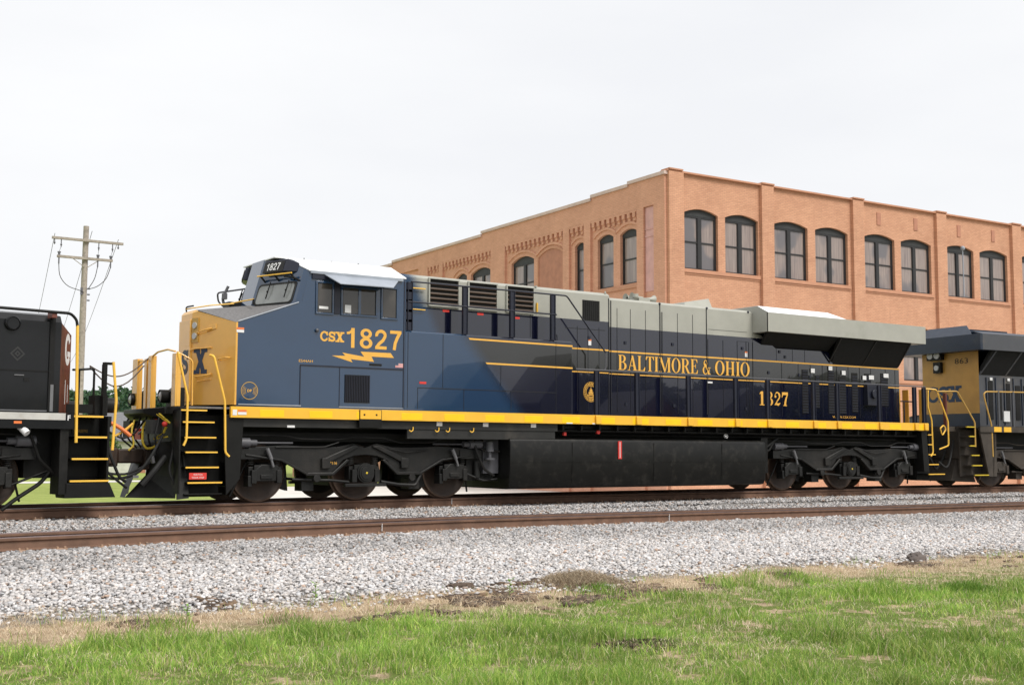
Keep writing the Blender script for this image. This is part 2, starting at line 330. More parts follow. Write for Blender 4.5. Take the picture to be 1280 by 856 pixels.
def slab(g, ch):   # wide slab face
    w = .2
    if ch == 'C': g.ring(.5, .5, .5, .5, .27, .32, 38, 322); g.rect(.74, .9, .58, .94); g.rect(.74, .88, .2, .34); return .98
    if ch == 'S':
        g.stroke(arc(.42, .71, .27, .185, 15, 200, 12) + [(.3, .52), (.55, .47)] + arc(.44, .29, .28, .185, 50, -165, 12), .21); g.rect(.66, .82, .6, .98); g.rect(.03, .19, .02, .42); return .88
    if ch == 'X': g.poly([(.08, 1), (.38, 1), (.96, 0), (.64, 0)]); g.poly([(.08, 0), (.36, 0), (.94, 1), (.66, 1)]); g.rect(-.02, .48, .84, 1); g.rect(.56, 1.04, .84, 1); g.rect(-.02, .48, 0, .16); g.rect(.56, 1.04, 0, .16); return 1.05
    return .4
def sans(g, ch):
    w = .15
    if ch == '1': g.rect(.24, .41, 0, 1); g.stroke([(.02, .73), (.14, .75), (.25, .82), (.30, .98)], [.13, .13, .13, .1]); return .62
    if ch == '8': g.ring(.32, .755, .29, .255, .13, .12); g.ring(.32, .275, .32, .285, .15, .14); return .71
    if ch == '2': g.stroke([(.1, .66)] + arc(.31, .72, .22, .21, 190, -20, 14) + [(.42, .46), (.22, .28), (.1, .1)], .165); g.rect(.02, .61, 0, .16); return .7
    if ch == '7': g.rect(.03, .62, .84, 1); g.stroke([(.54, .9), (.4, .62), (.3, .35), (.25, 0)], .175); return .66
    return .4
def write(mb, fn, txt, o, u, w, h, length=None, gap=.03, shear=0):
    adv = lambda sx: sum(0 for _ in ()) # placeholder
    def run(sx, m):
        g = Glyphs(m, o, u, w, h, sx)
        for ch in txt:
            if ch == ' ': g.x += .28 * sx; continue
            g.x += (fn(g, ch) + gap) * sx
        return g.x * h
    sx = 1.0
    if length: sx = length / run(1.0, MB())
    run(sx, mb)
_tcount = 0
def small_text(txt, o, u, w, h, mat_, parent, name='lettering', off=.0, align='LEFT', length=None):
    cu = bpy.data.curves.new('t', 'FONT'); cu.body = txt; cu.size = 1; cu.offset = off; cu.resolution_u = 2; cu.align_x = align
    ob = bpy.data.objects.new('t', cu); C.objects.link(ob); dg = bpy.context.evaluated_depsgraph_get(); me = bpy.data.meshes.new_from_object(ob.evaluated_get(dg)); bpy.data.objects.remove(ob)
    u = Vector(u).normalized(); w = Vector(w).normalized(); n = u.cross(w); xs = [v.co.x for v in me.vertices]; sx = h / .72
    kx = length / (max(xs) - min(xs)) if length else sx
    for v in me.vertices: v.co = Vector(o) + u * (v.co.x * kx) + w * (v.co.y * sx) + n * .004
    me.materials.clear(); me.materials.append(mat_); me.name = name
    t = bpy.data.objects.new(name, me); C.objects.link(t); t.parent = parent; return t

# ------------------------------------------------------------------ track and ground
def yc(x):
    x = min(max(x, -16), 44); return .175 - .0035 * (x - 9.1) ** 2
GZ = -.60
def toe(x): return np.interp(x, [-40, -6.2, -4, -1.5, 1.1, 6, 9.3, 40], [-9.6, -10.0, -10.6, -11.0, -10.7, -10.75, -10.55, -12.5])
def ground_z(x, y):
    x = np.asarray(x, float); y = np.asarray(y, float); c = .175 - .0035 * (np.clip(x, -16, 44) - 9.1) ** 2; d = y - c
    t = toe(x) - c
    sh = np.clip((d - t) / (-5.8 - t), 0, 1)                       # front shoulder
    z = GZ + (-.375 - GZ) * sh ** .8
    z = np.where(d > -3.2, -.375 + .16 * np.clip((d + 3.2) / 1.4, 0, 1), z)
    z = np.where(d > 1.6, -.215 - .76 * np.clip((d - 1.6) / 3.0, 0, 1), z)
    z = z - .06 * np.clip((x - 3) / 11, 0, 1) * (d < -2)
    return z
def grid_mesh(name, xs, ys, zf, m):
    X, Y = np.meshgrid(xs, ys); Z = zf(X, Y); nx, ny = len(xs), len(ys)
    v = np.stack([X.ravel(), Y.ravel(), Z.ravel()], 1); i = np.arange(nx * ny).reshape(ny, nx)
    f = np.stack([i[:-1, :-1].ravel(), i[:-1, 1:].ravel(), i[1:, 1:].ravel(), i[1:, :-1].ravel()], 1)
    return np_mesh(name, v, f, m)
def np_mesh(name, v, f, m, col=None, smooth=True):
    me = bpy.data.meshes.new(name); k = f.shape[1]; me.vertices.add(len(v)); me.vertices.foreach_set('co', v.astype(np.float32).ravel())
    me.loops.add(f.size); me.loops.foreach_set('vertex_index', f.astype(np.int32).ravel()); me.polygons.add(len(f))
    me.polygons.foreach_set('loop_start', np.arange(0, f.size, k, dtype=np.int32)); me.polygons.foreach_set('loop_total', np.full(len(f), k, np.int32))
    if smooth: me.polygons.foreach_set('use_smooth', np.ones(len(f), bool))
    me.update(calc_edges=True)
    if col is not None:
        a = me.color_attributes.new('Col', 'FLOAT_COLOR', 'POINT'); c4 = np.ones((len(v), 4), np.float32); c4[:, :3] = col; a.data.foreach_set('color', c4.ravel())
    me.materials.append(m); o = bpy.data.objects.new(name, me); C.objects.link(o); return o
def vnoise(x, y, s, seed=0):
    """smooth value noise for placement"""
    r = np.random.default_rng(seed); t = r.random((64, 64)); u = x * s + 31.7; v = y * s + 17.3; i = np.floor(u).astype(int); j = np.floor(v).astype(int); a = u - i; b = v - j
    a = a * a * (3 - 2 * a); b = b * b * (3 - 2 * b); i %= 64; j %= 64; i1 = (i + 1) % 64; j1 = (j + 1) % 64
    return (t[i, j] * (1 - a) + t[i1, j] * a) * (1 - b) + (t[i, j1] * (1 - a) + t[i1, j1] * a) * b
def fbm(x, y, s, seed=0): return .5 * vnoise(x, y, s, seed) + .3 * vnoise(x, y, s * 2.3, seed + 1) + .2 * vnoise(x, y, s * 5.1, seed + 2)

def ground_mat():
    m, n, b = nt('ground'); t = node(n, 'ShaderNodeTexCoord'); s = node(n, 'ShaderNodeSeparateXYZ'); n.links.new(t.outputs['Object'], s.inputs[0])
    X, Y, Z = s.outputs; v = t.outputs['Object']
    big = noise(n, v, .35, 6, .6); mid = noise(n, v, 3, 6, .65); fine = noise(n, v, 40, 5, .7)
    grass = ramp(n, fine, [(.3, (.075, .105, .025)), (.7, (.17, .23, .05))])
    grass = mix(n, mth(n, 'MULTIPLY', smooth(n, mid, .45, .65), .6), grass, (.24, .235, .09))
    dirt = ramp(n, fine, [(.3, (.25, .18, .115)), (.7, (.60, .47, .32))]); dk = noise(n, v, 2.2, 6, .7); dirt = mix(n, mth(n, 'MULTIPLY', smooth(n, dk, .52, .66), .75), dirt, (.16, .11, .075))
    c = mix(n, smooth(n, mid, .5, .62), grass, dirt)
    # beyond the rails it is plain lawn, nearer the toe it is bare dirt and straw
    near = mth(n, 'LESS_THAN', Y, 2.5); lawn = ramp(n, noise(n, v, 1.2, 8, .7), [(.3, (.20, .26, .06)), (.6, (.32, .37, .11)), (.8, (.45, .44, .20))])
    edge = mth(n, 'ADD', Y, mth(n, 'MULTIPLY', mth(n, 'SUBTRACT', mid, .5), 1.6))
    c = mix(n, smooth(n, edge, -12.4, -11.3), c, dirt)
    c = mix(n, mth(n, 'SUBTRACT', 1, near), c, lawn)
    gravel = ramp(n, fine, [(.35, (.10, .09, .085)), (.65, (.34, .325, .31))])
    gz = mth(n, 'MULTIPLY', smooth(n, edge, -10.9, -10.3), mth(n, 'LESS_THAN', Y, 3.2))
    c = mix(n, gz, c, gravel)
    n.links.new(c, b.inputs['Base Color']); b.inputs['Roughness'].default_value = .95; b.inputs['Specular IOR Level'].default_value = .1
    bump(n, b, fine, .8, .03); return m
xs = np.unique(np.concatenate([np.linspace(-1800, -60, 12), np.linspace(-60, -12, 17), np.linspace(-12, 30, 169), np.linspace(30, 90, 21), np.linspace(90, 1800, 12)]))
ys = np.unique(np.concatenate([np.linspace(-1500, -60, 8), np.linspace(-60, -24, 10), np.linspace(-24, 5, 175), np.linspace(5, 90, 30), np.linspace(90, 1800, 10)]))
def gz_rough(x, y):
    z = ground_z(x, y); k = (np.abs(x) < 60) & (y < -10) & (y > -40); return z + np.where(k, (fbm(x, y, 1.1, 5) - .5) * .07, 0)
struct(grid_mesh('ground', xs, ys, gz_rough, ground_mat()))
# paved lot behind the train
lot = MB(); lot.add([(2.6, 5.8, -.965), (90, 5.8, -.965), (90, 36, -.965), (16.8, 36, -.965), (11.4, 29, -.965), (7.6, 20.8, -.965)], [(0, 1, 2, 3, 4, 5)]); struct(lot.build('parking_lot', M['conc'], smooth=False))

# camera numbers are needed only to leave out what is far outside the frame
CAM = Vector((-8.6785, -22.2063, 1.0007)); YAW, PITCH, ROLL, FPX = .595296541, .088676096, .00415437727, 1500.0
Fv = Vector((math.sin(YAW) * math.cos(PITCH), math.cos(YAW) * math.cos(PITCH), math.sin(PITCH))); Rv = Vector((math.cos(YAW), -math.sin(YAW), 0)); Uv = Rv.cross(Fv)
R2 = Rv * math.cos(ROLL) + Uv * math.sin(ROLL); U2 = -Rv * math.sin(ROLL) + Uv * math.cos(ROLL)
def around_view(x, y, margin=1.25):
    dx = x - CAM.x; dy = y - CAM.y; d = dx * math.sin(YAW) + dy * math.cos(YAW); l = dx * math.cos(YAW) - dy * math.sin(YAW)
    return (d > 3) & (np.abs(l) < d * 640 / FPX * margin + 1.0) & (d < 60)

# ballast: real stones
def ballast():
    N = 680000
    x = rng.uniform(-13, 40, N); y = rng.uniform(-12.3, 2.6, N); c = .175 - .0035 * (np.clip(x, -16, 44) - 9.1) ** 2; d = y - c
    t = toe(x); nz = (fbm(x, y, .9, 11) - .5) * 1.3
    p = np.clip((y - (t - .35 + nz)) / 1.1, 0.002, 1) ** 1.4; keep = (rng.random(N) < p) & around_view(x, y) & (d < 2.4)
    for rc in (-4.75, -3.25, -.75, .75): keep &= ~(np.abs(d - rc) < .075)
    for rc in (-4.75, -3.25, -.75, .75): keep &= ~((np.abs(d - rc) < .23) & (np.abs(((x + 13) % .56 + .28) % .56 - .28) < .10) & (rng.random(N) < .8))
    dist = np.hypot(x - CAM.x, y - CAM.y); keep &= rng.random(N) < np.clip(1.35 - dist / 45, .35, 1)
    x, y, d, dist = x[keep], y[keep], d[keep], dist[keep]; n = len(x)
    base = np.array([(-1, -1, -1), (1, -1, -1), (1, 1, -1), (-1, 1, -1), (-1, -1, 1), (1, -1, 1), (1, 1, 1), (-1, 1, 1)], float) * .5
    fc = np.array([(0, 3, 2, 1), (4, 5, 6, 7), (0, 1, 5, 4), (1, 2, 6, 5), (2, 3, 7, 6), (3, 0, 4, 7)])
    sz = rng.uniform(.013, .035, n) * np.clip(.9 + dist / 70, 1, 1.4)
    V0 = base[None] * (1 + rng.uniform(-.5, .35, (n, 8, 3))) * (sz[:, None] * np.stack([rng.uniform(.8, 1.5, n), rng.uniform(.7, 1.2, n), rng.uniform(.5, .95, n)], 1))[:, None, :]
    a = rng.uniform(0, 2 * PI, n); ti = rng.uniform(-.8, .8, n); ca, sa, ct, st = np.cos(a), np.sin(a), np.cos(ti), np.sin(ti)
    X, Y, Z = V0[..., 0], V0[..., 1], V0[..., 2]; Y, Z = Y * ct[:, None] - Z * st[:, None], Y * st[:, None] + Z * ct[:, None]
    X, Y = X * ca[:, None] - Y * sa[:, None], X * sa[:, None] + Y * ca[:, None]
    z = gz_rough(x, y) + sz * rng.uniform(.05, .75, n) + np.where((d > -4.6) & (d < -3.4), .02, 0)
    V1 = np.stack([X + x[:, None], Y + y[:, None], Z + z[:, None]], 2).reshape(-1, 3)
    f = (fc[None] + (np.arange(n) * 8)[:, None, None]).reshape(-1, 4)
    g = rng.beta(1.3, 1.2, n); lower = np.clip((-d - 6.5) / 1.2, 0, 1); val = .20 + .38 * g + .15 * lower + .05 * (fbm(x, y, .5, 91) - .5)
    tint = rng.random((n, 1)); col = np.where(tint < .62, [[1, .96, .945]], np.where(tint < .85, [[1, .93, .88]], [[.90, .90, .92]])) * val[:, None]
    col = np.where(rng.random((n, 1)) < .05, col * [[.80, .62, .5]], col)
    o = np_mesh('ballast', V1, f, attr_mat('ballast_stone', .9), np.repeat(col, 8, 0), smooth=False); o['kind'] = 'stuff'; o['label'] = 'pale grey crushed stone ballast beside and between the rails'; return n
ballast()

def blades(name, label, x, y, h, w, lean, cols, m, zoff=0.0):
    n = len(x); a = rng.uniform(0, 2 * PI, n); dx, dy = np.cos(a), np.sin(a); b = rng.uniform(0, 2 * PI, n); lx, ly = np.cos(b) * lean, np.sin(b) * lean
    z = gz_rough(x, y) - .01 + zoff; P = []
    for t, ww in ((0, 1), (.45, .85), (.8, .5)):
        for sg in (-1, 1): P.append(np.stack([x + sg * dx * w * ww / 2 + lx * h * t * t, y + sg * dy * w * ww / 2 + ly * h * t * t, z + h * t * np.sqrt(np.maximum(.05, 1 - (lean * t) ** 2 * .6))], 1))
    P.append(np.stack([x + lx * h, y + ly * h, z + h * np.sqrt(np.maximum(.05, 1 - lean ** 2 * .75))], 1))
    Vv = np.stack(P, 1).reshape(-1, 3); o0 = (np.arange(n) * 7)[:, None]
    F = np.concatenate([o0 + np.array([[0, 1, 3]]), o0 + np.array([[0, 3, 2]]), o0 + np.array([[2, 3, 5]]), o0 + np.array([[2, 5, 4]]), o0 + np.array([[4, 5, 6]])], 0)
    o = np_mesh(name, Vv, F, m, np.repeat(cols, 7, 0)); o['kind'] = 'stuff'; o['label'] = label; return o
def sample(N, x0, x1, y0, y1):
    x = rng.uniform(x0, x1, N); y = rng.uniform(y0, y1, N); k = around_view(x, y, 1.2); return x[k], y[k]
def lawn():
    gm = attr_mat('grass_blades', .55, .35, .25)
    x, y = sample(1150000, -9, 17, -18.6, -10.6)
    dist = np.hypot(x - CAM.x, y - CAM.y)
    cov = fbm(x, y, .55, 21) * .6 + fbm(x, y, 1.7, 31) * .4
    edge = toe(x) - .95 - .75 * np.clip((x - 2.5) / 3, 0, 1) + (fbm(x, y, .8, 41) - .5) * 3.0                   # grass starts this far before the stone
    dens = np.clip((edge - y) / 1.1 + .10, .03, 1) * np.clip((cov - .40) / .13, .07, 1)
    dens *= np.clip(1.15 - dist / 40, .5, 1) * .62
    # bare dark dirt patch
    bare = np.hypot((x + 2.2) / .85, (y + 14.42) / .36) < .62; dens = np.where(bare, dens * .12, dens)
    k = rng.random(len(x)) < dens; x, y, dist, cov = x[k], y[k], dist[k], cov[k]; n = len(x)
    tall = fbm(x, y, 1.3, 51); h = rng.uniform(.03, .10, n) * (.40 + 1.9 * np.clip((tall - .32) * 2.2, 0, 1)); lum = fbm(x, y, .9, 61)
    far = np.clip((dist - 8) / 18, 0, 1); w = rng.uniform(.0035, .007, n) * (1 + far * 1.3)
    u = rng.random((n, 1)); L = (.62 + .8 * lum)[:, None]
    g = np.where(u < .45, [[.17, .30, .050]], np.where(u < .80, [[.27, .40, .080]], [[.44, .51, .14]])) * L * 1.2 * np.where(tall > .56, .86, 1.0)[:, None]
    dry = rng.random((n, 1)) < (.06 + .20 * np.clip((.5 - cov) / .14, 0, 1))[:, None]; g = np.where(dry, [[.62, .54, .36]] * (.7 + .6 * rng.random((n, 1))), g)
    blades('grass', 'bright green spring grass in front of the ballast', x, y, h, w, rng.uniform(.1, .9, n), g, gm)
    # straw and clippings in the bare strip and between tufts
    x, y = sample(560000, -9, 20, -18.4, -9.2)
    edge2 = toe(x) + .35 + (fbm(x, y, 1.1, 71) - .5) * 1.2; inside = y < edge2; band = np.exp(-((y - (toe(x) - .75 - .35 * np.clip((x - 2.5) / 3, 0, 1))) / 1.05) ** 2) * np.clip((fbm(x, y, 1.6, 95) - .30) / .15, .25, 1)
    pr = inside * (band * .62 + .20 * (fbm(x, y, 1.0, 81) > .5) + .08); k = rng.random(len(x)) < pr; x, y = x[k], y[k]; n = len(x)
    s = rng.random((n, 1)); col = np.where(s < .6, [[.68, .56, .40]], np.where(s < .85, [[.46, .34, .23]], [[.76, .67, .50]])) * (.7 + .55 * rng.random((n, 1)))
    blades('dead_grass', 'tan dead grass and straw along the foot of the ballast', x, y, rng.uniform(.03, .09, n) * (.5 + .8 * np.clip((fbm(x, y, 2.2, 97) - .45) * 3, 0, 1)), rng.uniform(.0025, .005, n), rng.uniform(.85, 1.12, n), col, attr_mat('straw', .85, .1, .2), .012)
lawn()
def crumbs():
    x, y = sample(60000, -8, 14, -13.2, -9.6); k = (rng.random(len(x)) < .7 * np.clip((fbm(x, y, 1.1, 131) - .55 - .12 * np.clip(np.abs(x - 1.5) / 3 - 1, 0, 1)) / .08, 0, 1)) & (np.abs(y - toe(x) + .35) < .75 + .3 * fbm(x, y, .6, 7)); x, y = x[k], y[k]; n = len(x)
    base = np.array([(-1, -1, -1), (1, -1, -1), (1, 1, -1), (-1, 1, -1), (-1, -1, 1), (1, -1, 1), (1, 1, 1), (-1, 1, 1)], float) * .5; fc = np.array([(0, 3, 2, 1), (4, 5, 6, 7), (0, 1, 5, 4), (1, 2, 6, 5), (2, 3, 7, 6), (3, 0, 4, 7)])
    sz = rng.uniform(.015, .07, n); P = base[None] * (1 + rng.uniform(-.6, .4, (n, 8, 3))) * sz[:, None, None] * [1.3, 1, .6] + np.stack([x, y, gz_rough(x, y) + sz * .15], 1)[:, None]
    c = np.array([(.14, .10, .07), (.22, .155, .105), (.09, .065, .05)])[rng.integers(0, 3, n)]; o = np_mesh('soil', P.reshape(-1, 3), (fc[None] + (np.arange(n) * 8)[:, None, None]).reshape(-1, 4), attr_mat('soil_crumbs', .95), np.repeat(c, 8, 0), smooth=False); o['kind'] = 'stuff'; o['label'] = 'brown crumbs of soil between the straw and the ballast'
crumbs()

# tufts, weeds, dirt clumps one can count
gmw = attr_mat('tuft_blades', .55, .35, .25)
def tuft(label, cat, cx, cy, r, n, h, cols, group=None, name='grass_tuft', lean=(.1, .9), dome=0):
    a = rng.uniform(0, 2 * PI, n); q = r * np.sqrt(rng.random(n)); x = cx + q * np.cos(a); y = cy + q * np.sin(a) * .8
    cc = np.array(cols)[rng.integers(0, len(cols), n)] * rng.uniform(.75, 1.2, (n, 1))
    o = blades(name, label, x, y, rng.uniform(.5, 1, n) * h * (1.15 - .6 * q / r), rng.uniform(.004, .009, n), rng.uniform(*lean, n), cc, gmw, dome * np.maximum(0, 1 - (q / r) ** 2) ** .7)
    del o['kind']; tag(o, label, cat, group); return o
G3 = [(.10, .22, .03), (.15, .27, .04), (.20, .32, .05)]; T3 = [(.42, .33, .22), (.32, .24, .16), (.5, .42, .3)]
tuft('dark green grass tuft standing tall at the right edge of the lawn', 'grass tuft', 3.5, -13.6, .38, 1100, .19, G3)
tuft('thin green weeds growing at the foot of the stones below the fuel tank', 'grass tuft', -.1, -11.35, .22, 220, .16, G3)
tuft('pile of tan dead grass heaped against the ballast below the fuel tank', 'dead grass pile', .10, -10.72, .52, 3600, .17, T3 + [(.22, .17, .12), (.6, .5, .36)], name='dead_grass_pile', lean=(.5, 1.2), dome=.07)
tuft('ragged yellow and green tuft at the foot of the ballast in the left half', 'grass tuft', -4.1, -11.7, .25, 260, .15, G3 + T3)
def weed(label, x, y, h, n):
    r = random.Random(int(x * 100)); z = float(gz_rough(np.array([x]), np.array([y]))[0]); t = thing('weed', label, 'weed', (x, y, z))
    MB().tube([(0, 0, 0), (.012, .005, h * .5), (.02, .01, h)], .004, 6).build('stem', M['stemg'], t); b = MB()
    for i in range(n):
        zz = h * (.25 + .75 * i / n); a = i * 2.4; L = .07 * r.uniform(.6, 1.1); u = Vector((math.cos(a), math.sin(a), .5)).normalized(); w = Vector((-math.sin(a), math.cos(a), 0)) * L * .22; p = Vector((.015, .006, zz))
        b.add([p, p + u * L * .5 + w, p + u * L, p + u * L * .5 - w], [(0, 1, 2, 3)])
    b.build('leaf', M['leafg'], t)
M['stemg'] = mat('weed_stem', (.2, .26, .07), .7); M['leafg'] = mat('weed_leaf', (.17, .30, .05), .6)
weed('small leafy green weed standing in the stones on the left', -3.35, -10.75, .26, 16)
weed('broad leaved weed at the straw edge at far left', -4.9, -11.35, .16, 12)
weed('bright weed leaning over the straw beside the dead grass pile', -1.35, -11.35, .2, 14)
def rock(label, x, y, s, m, name, cat, zs=.6, ax=1.3, rough=.35):
    b = MB(); b.sphere((0, 0, 0), s, 32, 20, ax, 1, zs); sd_ = int(x * 91) % 50 + 100
    V0 = np.array(b.v); N0 = V0 / s; f = 1 + rough * 2 * (fbm(N0[:, 0] * 2 + N0[:, 2], N0[:, 1] * 2 - N0[:, 2], 1.1, sd_) - .5) + rough * (fbm(N0[:, 0] * 6, N0[:, 1] * 6 + N0[:, 2] * 5, 1.3, sd_ + 3) - .5); b.v = [tuple(q) for q in V0 * f[:, None]]
    z = float(gz_rough(np.array([x]), np.array([y]))[0]); o = b.build(name, m, loc=(x, y, z + s * zs * .35), smooth=True); tag(o, label, cat); return o
M['dirt'] = mat('dark_dirt', (.085, .06, .045), .95, var=.5, vs=18, bmp=.8, bs=30)
rock('reddish brown rock lying on the edge of the ballast', 6.3, -10.75, .12, M['rock'], 'rock', 'rock', .8)
rock('small brown rock half buried in the straw strip', 2.8, -11.5, .10, M['dirt'], 'rock', 'rock', .5, 1.6)
rock('dark clod of dirt at the foot of the ballast beside the dead grass pile', -1.45, -10.5, .085, M['dirt'], 'dirt_clod', 'dirt clod', .5, 2)
tuft('dark bare patch of torn up dirt in the middle of the lawn', 'dirt patch', -2.2, -14.42, .42, 2600, .05, [(.05, .035, .025), (.09, .065, .045), (.13, .095, .06), (.03, .022, .016)], name='dirt_patch', lean=(.7, 1.1))
for o_ in C.objects:
    if o_.name.startswith('dirt_patch'): o_.location = (0, 0, 0)

# tracks
def make_track(label, off, zf, gaps=0):
    t = thing('railway_track', label, 'railway track', (9.1, yc(9.1) + off, -.22)); base = Vector(t.location); X = [-16 + i * .5 for i in range(121)]
    prof = [(-.0675, -.178), (-.0675, -.168), (-.012, -.150), (-.009, -.06), (-.036, -.045), (-.0365, -.012), (-.028, 0), (.028, 0), (.0365, -.012), (.036, -.045), (.009, -.06), (.012, -.150), (.0675, -.168), (.0675, -.178)]
    for side in (-.7525, .7525):
        b = MB(); n = len(prof)
        for x in X:
            y = yc(x) + off + side; z = zf(x, side)
            b.v += [(x - base.x, y + p[0] - base.y, z + p[1] - base.z) for p in prof]
        for i in range(len(X) - 1):
            for j in range(n):
                b.f.append((i * n + j, i * n + (j + 1) % n, (i + 1) * n + (j + 1) % n, (i + 1) * n + j)); b.mi.append(1 if j in (5, 6, 7) else 0)
        r = b.build('rail', [M['rail'], M['railh']], t, angle=30)
    x = -13.0; tm = None; pm = None
    while x < 40:
        y = yc(x) + off; sl = -.007 * (min(max(x, -16), 44) - 9.1); z = zf(x, 0) - .185
        if tm is None:
            o = MB().box(-.115, .115, -1.28, 1.28, -.17, 0).build('tie', M['tie'], t, bevel=.008); tm = o.data
            q = MB()
            for s in (-.7525, .7525):
                q.box(-.09, .09, s - .17, s + .17, 0, .018)
                for k in (-.05, .05): q.box(k - .012, k + .012, s - .125, s - .08, .018, .045); q.box(k - .012, k + .012, s + .08, s + .125, .018, .045)
            p = q.build('tie_plate', M['plate'], o)
        else:
            o2 = o.copy(); C.objects.link(o2); p2 = p.copy(); C.objects.link(p2); p2.parent = o2; o, p = o2, p2; o.parent = t
        o.location = (x - base.x + random.uniform(-.03, .03), y - base.y + random.uniform(-.03, .03), z - base.z); o.rotation_euler.z = math.atan(sl) + random.uniform(-.01, .01); x += .56
    j = MB()
    for gx in ((.55, 6.9) if gaps else (4.4,)):
        for s in (-.7525,):
            y = yc(gx) + off + s; z = zf(gx, s); j.box(gx - base.x - .004, gx - base.x + .004, y - .038 - base.y, y - .005 - base.y, z - .14 - base.z, z - .02 - base.z)
    j.build('rail_joint', M['wlab'], t)
    return t
make_track('rusty curved railway track under the three locomotives', 0, lambda x, s: -.002)
make_track('empty rusty railway track in front of the train', -4.0, lambda x, s: -.178 - .075 * min(max((x - 2) / 12, 0), 1) - (.045 if s > 0 else 0), 1)

# ------------------------------------------------------------------ trucks and wheels
def wheelset(parent, x, y0=-.78, tag_lab=None):
    for sg in (-1, 1):
        w = MB().m(0); yo = sg * .845; d = -sg
        w.lathe((x, yo, .533), (0, d, 0), [(.06, -.03), (.16, -.02), (.19, .02), (.42, .03), (.46, 0), (.505, 0)], 40)
        w.m(1).lathe((x, yo, .533), (0, d, 0), [(.505, 0), (.53, .01), (.533, .10), (.56, .115), (.56, .135), (.45, .135)], 40)
        w.m(0).lathe((x, yo, .533), (0, d, 0), [(.45, .135), (.19, .12), (.1, .16), (.001, .16)], 40); w.lathe((x, yo, .533), (0, d, 0), [(.06, -.03), (.001, -.03)], 24)
        w.build('wheel', [M['wheel'], M['tread']], parent, angle=40)
    MB().cyl((x, -.75, .533), (x, .75, .533), .10, n=12).box(x - .42, x + .42, -.5, .5, .28, .98).build('traction_motor', M['black'], parent)
